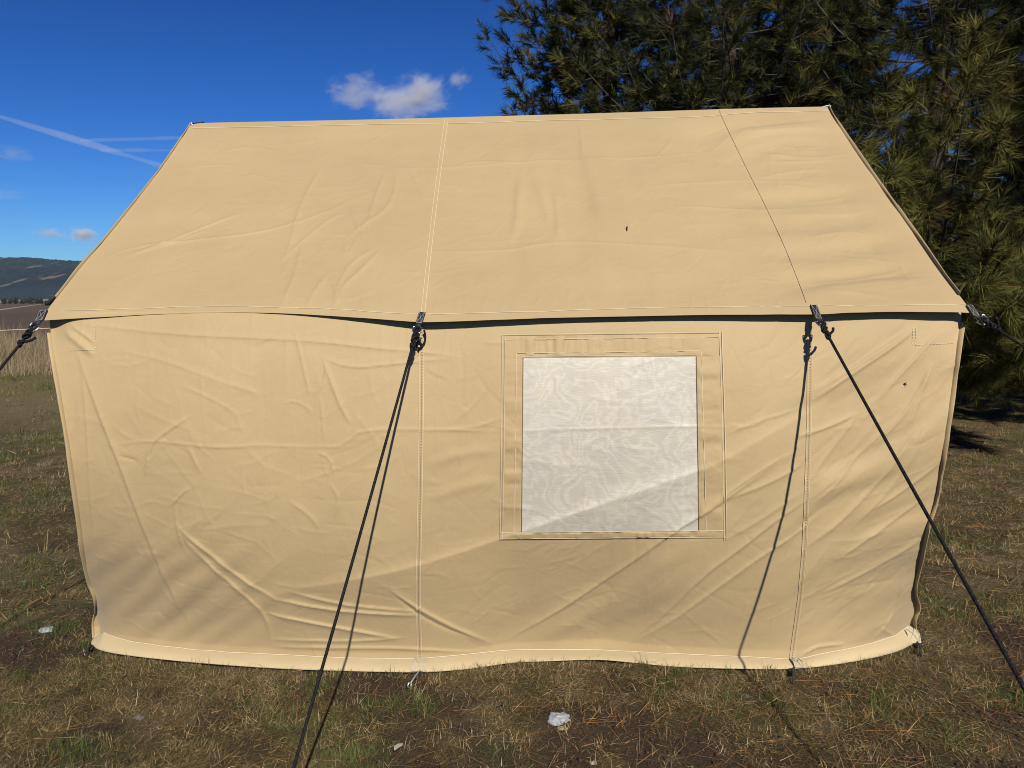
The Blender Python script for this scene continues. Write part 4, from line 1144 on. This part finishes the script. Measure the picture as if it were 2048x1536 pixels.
# ================================================================== PINES
def pine_geo(seed, H, R, zmin, per, width, nlen=.17, whorl=.36, limbs=5, lowcut=1.0, reach=(), tw=6.0):
    g = np.random.default_rng(seed)
    tips = []; axes = []; tone = []
    wood = MB(); trunk = MB(); wcol = []
    zz = np.linspace(-.1, H, 16)
    trunk.tube(np.stack([.06 * np.sin(zz * .5 + seed), .06 * np.cos(zz * .43 + seed), zz], -1), .022 * (H - zz) ** 1.0 * .85 + .012, 10)
    z = zmin
    while z < H - .3:
        rr = R * (1 - (z / H) ** 1.25) * (.72 + .28 * smooth01(np.array((z - zmin) / lowcut + .3)))
        k = g.integers(limbs - 1, limbs + 2)
        a0 = g.uniform(0, 6.28)
        for j in range(k):
            lt = g.normal(); az = a0 + j * 6.283 / k + g.normal(0, .3); L = rr * g.uniform(.62, 1.12) + .12
            up = g.uniform(-.12, .25) + .35 * (z / H); bend = g.uniform(.05, .35)
            u = np.linspace(0, 1, 7)
            dirh = np.array([math.cos(az), math.sin(az), 0]); side = np.array([-dirh[1], dirh[0], 0])
            sw = g.normal(0, .12)
            P = np.array([0, 0, z + g.uniform(-.12, .12)]) + dirh * (L * u)[:, None] + side * (L * sw * u * u)[:, None] + np.array([0, 0, 1]) * (L * (up * u + bend * u * u - .18 * np.sin(np.pi * u)))[:, None]
            wood.tube(P, .004 + .016 * (L / 2.5) * (1 - u) ** .8, 5, caps=False)
            nt_ = int(4 + L * tw)
            for i, uu_ in enumerate(np.linspace(.22, .97, nt_) + g.normal(0, .02, nt_)):
                uu_ = min(max(uu_, .1), 1.0)
                p = np.array([np.interp(uu_, u, P[:, q]) for q in range(3)])
                sgn = 1 if i % 2 else -1
                ang = sgn * g.uniform(.5, 1.15)
                dv = dirh * math.cos(ang) + side * math.sin(ang) + np.array([0, 0, g.uniform(-.25, .55)])
                dv /= np.linalg.norm(dv)
                tl = (.16 + .34 * L * (1 - uu_) * .55 + .10) * g.uniform(.6, 1.25)
                e = p + dv * tl; e[2] += .10 * tl
                mdl = p + dv * tl * .5 + np.array([0, 0, -.04 * tl])
                wood.tube(np.array([p, mdl, e]), [.005, .004, .003], 4, caps=False)
                ax = unit(e - mdl + np.array([0, 0, .02]))
                tips.append(e); axes.append(ax); tone.append(lt + .5 * g.normal())
                if tl > .34:
                    for _ in range(2 if tl < .6 else 3):
                        f = g.uniform(.4, .85); q = p * (1 - f) + e * f
                        d2 = unit(ax + g.normal(0, .75, 3)); q2 = q + d2 * g.uniform(.1, .2)
                        wood.tube(np.array([q, q2]), [.0035, .003], 4, caps=False)
                        tips.append(q2); axes.append(d2); tone.append(g.normal())
            tips.append(P[-1]); axes.append(unit(P[-1] - P[-2])); tone.append(g.normal())
        z += whorl * g.uniform(.75, 1.25)
    for (tx, ty, tz) in reach:                              # long low boughs that end in big clusters
        e = np.array([tx, ty, tz]); dh = unit(e * np.array([1, 1, 0])); L = np.hypot(tx, ty)
        st_ = np.array([0, 0, max(.5, tz - .28 * L)]); u = np.linspace(0, 1, 8)[:, None]
        P = st_ * (1 - u) + e * u + np.array([0, 0, -.22]) * np.sin(np.pi * u)
        wood.tube(P, .006 + .014 * (1 - u[:, 0]), 5, caps=False)
        for i in range(26):
            f = 1 - g.random() ** 1.6 * .55; p = st_ * (1 - f) + e * f + np.array([0, 0, -.22]) * math.sin(math.pi * f)
            d2 = unit(dh * .6 + g.normal(0, .7, 3) + np.array([0, 0, .25])); q2 = p + d2 * g.uniform(.06, .28)
            wood.tube(np.array([p, q2]), [.004, .003], 4, caps=False)
            tips.append(q2); axes.append(d2); tone.append(g.normal() * .6 + 1.3)  # raised tone puts the sunlit look of these clumps into the needle colour
    tips = np.array(tips); axes = np.array(axes); tone = np.array(tone); n = len(tips)
    # needles
    N = n * per
    T = np.repeat(tips, per, 0); A = np.repeat(axes, per, 0)
    big = np.repeat(np.clip(g.normal(1, .16, n), .6, 1.4), per)
    back = g.random(N) ** 1.2 * .24
    v = g.normal(0, 1, (N, 3)); v -= A * (v * A).sum(1, keepdims=True); v /= np.linalg.norm(v, axis=1, keepdims=True) + 1e-9
    phi = g.uniform(.2, 1.05, N)
    D = A * np.cos(phi)[:, None] + v * np.sin(phi)[:, None]; D[:, 2] -= .06
    D /= np.linalg.norm(D, axis=1, keepdims=True)
    B0 = T - A * back[:, None]
    Ln = nlen * big * g.uniform(.65, 1.1, N)
    s = np.cross(D, g.normal(0, 1, (N, 3))); s /= np.linalg.norm(s, axis=1, keepdims=True) + 1e-9
    w = width * g.uniform(.7, 1.2, N)
    V = np.stack([B0 - s * w[:, None] * .5, B0 + s * w[:, None] * .5, B0 + D * Ln[:, None]], 1).reshape(-1, 3)
    tn = np.repeat(tone, per)
    base = np.array([.044, .049, .013]); yel = np.array([.150, .138, .030]); dk = np.array([.021, .027, .009]); dead = np.array([.20, .105, .04])  # needle colours; yellow end brightened for lit clumps, dark end lowered for shade
    f = np.clip(.5 + .35 * tn + g.normal(0, .18, N), 0, 1)[:, None]
    Cn = np.where(f > .5, base + (yel - base) * (f - .5) * 2, dk + (base - dk) * f * 2)
    dm = (np.repeat(g.random(n) < .012, per) | (g.random(N) < .015))[:, None]
    Cn = np.where(dm, dead, Cn)
    Vw = np.vstack(wood.V); Fw = np.vstack(wood.Q)
    cw = np.array([.095, .08, .07]) * (1 + .3 * np.random.default_rng(3).normal(0, 1, (len(Vw), 1)) * .4)
    Vt = np.vstack(trunk.V)
    me_t = make_mesh('trunk', Vt, [np.vstack(trunk.Q), np.vstack(trunk.T)], colors=np.broadcast_to(np.array([.085, .06, .045]), Vt.shape))
    me_w = make_mesh('branches', Vw, Fw, colors=np.clip(cw, .03, .5)); me_c = make_mesh('crown', V, np.arange(N * 3).reshape(-1, 3), colors=np.repeat(Cn, 3, 0), smooth=False)
    print('pine', seed, 'tufts', n, 'needles', N)
    return me_t, me_w, me_c
def place_pine(geo, loc, rot, sc, lab):
    t = empty('pine_tree', loc); t.rotation_euler = (0, 0, rot); t.scale = (sc,) * 3
    tag(t, lab, 'tree', 'pine trees behind the tent')
    for nm, me, mt in (('trunk', geo[0], M_BARK), ('branches', geo[1], M_TWIG), ('crown', geo[2], M_NEEDLE)):
        o = bpy.data.objects.new(nm, me); col.objects.link(o); o.parent = t
        if not me.materials: me.materials.append(mt)
    return t
def local(px, D, loc, rot):
    p = on_y([px], D)[0] - np.array(loc); c_, s_ = math.cos(-rot), math.sin(-rot)
    return (p[0] * c_ - p[1] * s_, p[0] * s_ + p[1] * c_, p[2])
LOC1, ROT1 = (5.3, 9.9, 0), .4
REACH = [local(p, D, LOC1, ROT1) for p, D in (((1785, 335), 6.3), ((1700, 290), 6.9), ((1975, 520), 6.0), ((2020, 610), 6.1), ((1930, 600), 6.4), ((1990, 700), 6.6),
         ((1830, 190), 7.0), ((1770, 190), 7.3), ((2000, 260), 6.8), ((1950, 60), 7.0), ((1860, 420), 7.4), ((2080, 420), 6.4), ((2090, 560), 6.0), ((1900, 650), 7.2),
         ((2150, 640), 5.8), ((2240, 560), 5.9), ((2330, 640), 6.0), ((2180, 480), 6.2), ((2060, 690), 6.2), ((2120, 720), 6.5), ((1960, 640), 7.0), ((2260, 700), 6.3), ((2420, 560), 6.2), ((2040, 640), 7.2))]  # this last row, mostly out of view, is added to shade the ground
near_a = pine_geo(101, 9.5, 3.3, .95, 68, .0064, .205, .36, 6, 1.2, REACH, 6.5)
near_b = pine_geo(117, 9.5, 3.2, 1.1, 52, .0078, .18, .34, 6, 1.2, (), 6.5)
far_g = pine_geo(202, 11.0, 3.05, .4, 44, .0125, .19, .32, 6, 1.5, (), 7.0)
place_pine(near_a, LOC1, ROT1, 1.0, 'nearest big pine with long needle clusters hanging beside the right end of the tent')
place_pine(near_b, (3.1, 11.2, 0), 2.6, 1.0, 'dark pine rising behind the right part of the tent ridge')
place_pine(far_g, (1.68, 13.6, 0), .9, 1.0, 'bushy pine whose edge stands against the open blue sky')
place_pine(near_b, (8.3, 8.7, 0), 4.4, 1.05, 'pine at the far right, its branches reaching into the picture edge')
place_pine(far_g, (5.2, 14.8, 0), 3.3, 1.0, 'shaded pine in the second row behind the nearest pine')
place_pine(far_g, (9.6, 14.2, 0), 5.2, 1.05, 'shaded pine in the second row at the far right')
place_pine(far_g, (13.5, 17.5, 0), .2, 1.1, 'pine in the last row near the picture edge at the right')

# pine cone on the needle litter
def cone_mesh(c, L, r):
    mb = MB(); body = np.array([c + np.array([L * (t - .5), 0, r * .8]) for t in np.linspace(0, 1, 9)])
    mb.tube(body, r * .8 * np.sin(np.linspace(.25, 2.9, 9)) + .004, 8)
    for i in range(70):
        t = i / 70; a = i * 2.4; rad = r * math.sin(.3 + t * 2.6)
        p = c + np.array([L * (t - .5), rad * math.cos(a), r * .8 + rad * math.sin(a)]); o = np.array([.35, math.cos(a), math.sin(a)]); o /= np.linalg.norm(o)
        s = np.cross(o, (1, 0, 0)); s = s / np.linalg.norm(s)
        mb.add([p - s * .007, p + s * .007, p + o * .011 + s * .004, p + o * .011 - s * .004], [(0, 1, 2, 3)])
    return mb
pc = on_z((1900, 868), 0)[0]
o = cone_mesh(pc + np.array([0, 0, .005]), .10, .036).build('pine_cone', plain('cone_brown', (.11, .06, .045), .8), smooth=False)
tag(o, 'brown pine cone lying on fallen needles beyond the tent corner', 'pine cone')

# ================================================================== FAR TREES at the foot of the hill
def bush_mesh(seed, h, w):
    g = np.random.default_rng(seed); n = 420
    v = g.normal(0, 1, (n, 3)); v /= np.linalg.norm(v, axis=1, keepdims=True); r = g.random(n) ** .4
    c_ = np.stack([v[:, 0] * w * r, v[:, 1] * w * r, h * .55 + v[:, 2] * h * .45 * r], -1); c_[:, :2] *= (1.15 - .5 * c_[:, 2:] / h)
    q = g.normal(0, h * .07, (n, 3, 3)) + c_[:, None]
    cc = np.array([.05, .062, .025]) * (1 + .4 * g.normal(0, 1, (n, 1)))
    return make_mesh('crown', q.reshape(-1, 3), np.arange(n * 3).reshape(-1, 3), colors=np.repeat(np.clip(cc, .01, .2), 3, 0), smooth=False)
bm_a, bm_b = bush_mesh(1, 7, 3.6), bush_mesh(2, 9, 3.0)
tr_me = bpy.data.meshes.new('trunk'); _t = MB().tube(np.array([(0, 0, -.2), (0, 0, 4.0)]), [.25, .12], 7)
tr_me = make_mesh('trunk', np.vstack(_t.V), [np.vstack(_t.Q), np.vstack(_t.T)], colors=np.full((len(np.vstack(_t.V)), 3), .06))
FAR = [(8, 420, 0), (20, 470, 1), (31, 430, 0), (44, 450, 0), (52, 520, 1), (62, 440, 0), (73, 430, 0), (82, 410, 1), (92, 400, 0), (104, 400, 1), (-14, 430, 0), (-30, 460, 1)]
for i, (px, D, kd) in enumerate(FAR):
    Pg = on_y((px, 600), D)[0]
    t = empty('field_tree', (Pg[0], D, -.2)); s_ = rng.uniform(.3, .55); t.scale = (s_ * rng.uniform(.9, 1.4), s_, s_); t.rotation_euler = (0, 0, rng.uniform(0, 6))
    tag(t, 'small dark green tree in the row at the far edge of the field', 'tree', 'row of small trees across the field')
    for nm, me, mt in (('trunk', tr_me, M_BARK), ('crown', (bm_a, bm_b)[kd], M_FARLEAF)):
        o = bpy.data.objects.new(nm, me); col.objects.link(o); o.parent = t
        if not me.materials: me.materials.append(mt)

# ================================================================== CLOUDS
def cloud_mat(name, dens, scale, thr, soft, seed):
    m = bpy.data.materials.new(name); m.use_nodes = True; nt = m.node_tree; nt.nodes.clear()
    out = nt.nodes.new('ShaderNodeOutputMaterial'); vol = nt.nodes.new('ShaderNodeVolumePrincipled')
    tc = nt.nodes.new('ShaderNodeTexCoord')
    mp = nt.nodes.new('ShaderNodeMapping'); mp.inputs['Location'].default_value = (seed, seed * 1.7, 0)
    nt.links.new(tc.outputs['Object'], mp.inputs['Vector'])
    n = noise_node(nt, scale, 7, .68, mp.outputs['Vector'], .3)
    ln = nt.nodes.new('ShaderNodeVectorMath'); ln.operation = 'LENGTH'; nt.links.new(tc.outputs['Object'], ln.inputs[0])
    f = nt.nodes.new('ShaderNodeMapRange'); f.inputs[1].default_value = .15; f.inputs[2].default_value = .98; f.inputs[3].default_value = .10; f.inputs[4].default_value = -.30
    nt.links.new(ln.outputs['Value'], f.inputs[0])
    a = nt.nodes.new('ShaderNodeMath'); a.operation = 'ADD'; nt.links.new(n.outputs['Fac'], a.inputs[0]); nt.links.new(f.outputs[0], a.inputs[1])
    r = nt.nodes.new('ShaderNodeMapRange'); r.inputs[1].default_value = thr; r.inputs[2].default_value = thr + soft; r.inputs[3].default_value = 0; r.inputs[4].default_value = dens
    nt.links.new(a.outputs[0], r.inputs[0]); nt.links.new(r.outputs[0], vol.inputs['Density'])
    vol.inputs['Color'].default_value = (.78, .78, .79, 1); vol.inputs['Anisotropy'].default_value = 0.0
    nt.links.new(vol.outputs[0], out.inputs['Volume'])
    return m
import bmesh
def ball_mesh(name):
    bm = bmesh.new(); bmesh.ops.create_icosphere(bm, subdivisions=3, radius=1.0); me = bpy.data.meshes.new(name); bm.to_mesh(me); bm.free(); return me
def cloud(px, size_px, D, dens, scale, thr, soft, seed, lab, tilt=0.0, depth=None):
    P = on_y(px, D)[0]; k = D / FPX
    o = bpy.data.objects.new('cloud', ball_mesh('cloud')); col.objects.link(o); o.location = P
    o.scale = (size_px[0] * k / 2, (depth or size_px[1]) * k / 2, size_px[1] * k / 2); o.rotation_euler = (0, tilt, 0)
    o.data.materials.append(cloud_mat('cloud_vapour', dens, scale, thr, soft, seed))
    tag(o, lab, 'cloud'); return o
cloud((716, 186), (190, 120), 5200, .016, 1.9, .42, .46, 1.3, 'thin wispy cloud joined to the left of the puffy one above the ridge', -.1, 120)
cloud((826, 196), (240, 145), 5200, .026, 1.8, .42, .46, 4.1, 'largest puffy white cloud above the tent ridge', -.25, 140)
cloud((914, 160), (100, 74), 5200, .014, 1.6, .46, .35, 7.7, 'small cloud scrap beside the pine edge', -.5)
cloud((165, 470), (100, 58), 7000, .045, 1.8, .42, .4, 9.2, 'small rounded cloud low over the hill')
cloud((100, 467), (120, 44), 7000, .02, 1.8, .42, .4, 11.2, 'thin grey cloud low over the hill')
cloud((20, 310), (150, 70), 6500, .004, 1.8, .42, .4, 13.2, 'faint grey cloud at the edge of the sky below the contrail')
cloud((10, 392), (170, 50), 6500, .004, 1.8, .42, .4, 15.2, 'faintest grey streak of cloud at the edge of the sky')
cloud((130, 497), (560, 44), 7600, .0022, 1.6, .44, .4, 21.0, 'long faint veil of cloud just above the hill')
# contrails
def contrail(p0, p1, w, D, dens, lab):
    A, Bq = on_y(p0, D)[0], on_y(p1, D)[0]; n = 24; t = np.linspace(0, 1, n)[:, None]
    r = w / 2 * D / FPX * (1 + .35 * noise2(np.linspace(0, 6, n), np.zeros(n), int(p0[1])))
    m = bpy.data.materials.new('contrail_vapour'); m.use_nodes = True; nt = m.node_tree; nt.nodes.clear()
    out = nt.nodes.new('ShaderNodeOutputMaterial'); v = nt.nodes.new('ShaderNodeVolumePrincipled'); v.inputs['Density'].default_value = dens; v.inputs['Color'].default_value = (1, 1, 1, 1)
    nt.links.new(v.outputs[0], out.inputs['Volume'])
    o = MB().tube(A * (1 - t) + Bq * t, r, 10).build('contrail', m); tag(o, lab, 'contrail', 'contrails in the blue sky'); return o
contrail((-60, 215), (330, 334), 12, 9000, .0026, 'broad pale contrail slanting down towards the tent roof')
contrail((160, 281), (420, 274), 7, 9000, .0030, 'upper of the two thin level contrails')
contrail((200, 300), (420, 301), 7, 9000, .0024, 'lower of the two thin level contrails')

# ================================================================== HAZE
hz = MB().box((0, 1500, 99), (3600, 0, 0), (0, 1900, 0), (0, 0, 101)); 
hm = bpy.data.materials.new('air'); hm.use_nodes = True; nt = hm.node_tree; nt.nodes.clear()
out = nt.nodes.new('ShaderNodeOutputMaterial'); v = nt.nodes.new('ShaderNodeVolumePrincipled')
v.inputs['Density'].default_value = 4.2e-5; v.inputs['Color'].default_value = (.36, .62, 1.0, 1); v.inputs['Anisotropy'].default_value = 0.0
nt.links.new(v.outputs[0], out.inputs['Volume'])
h = hz.build('haze', hm, smooth=False); tag(h, kind='stuff')
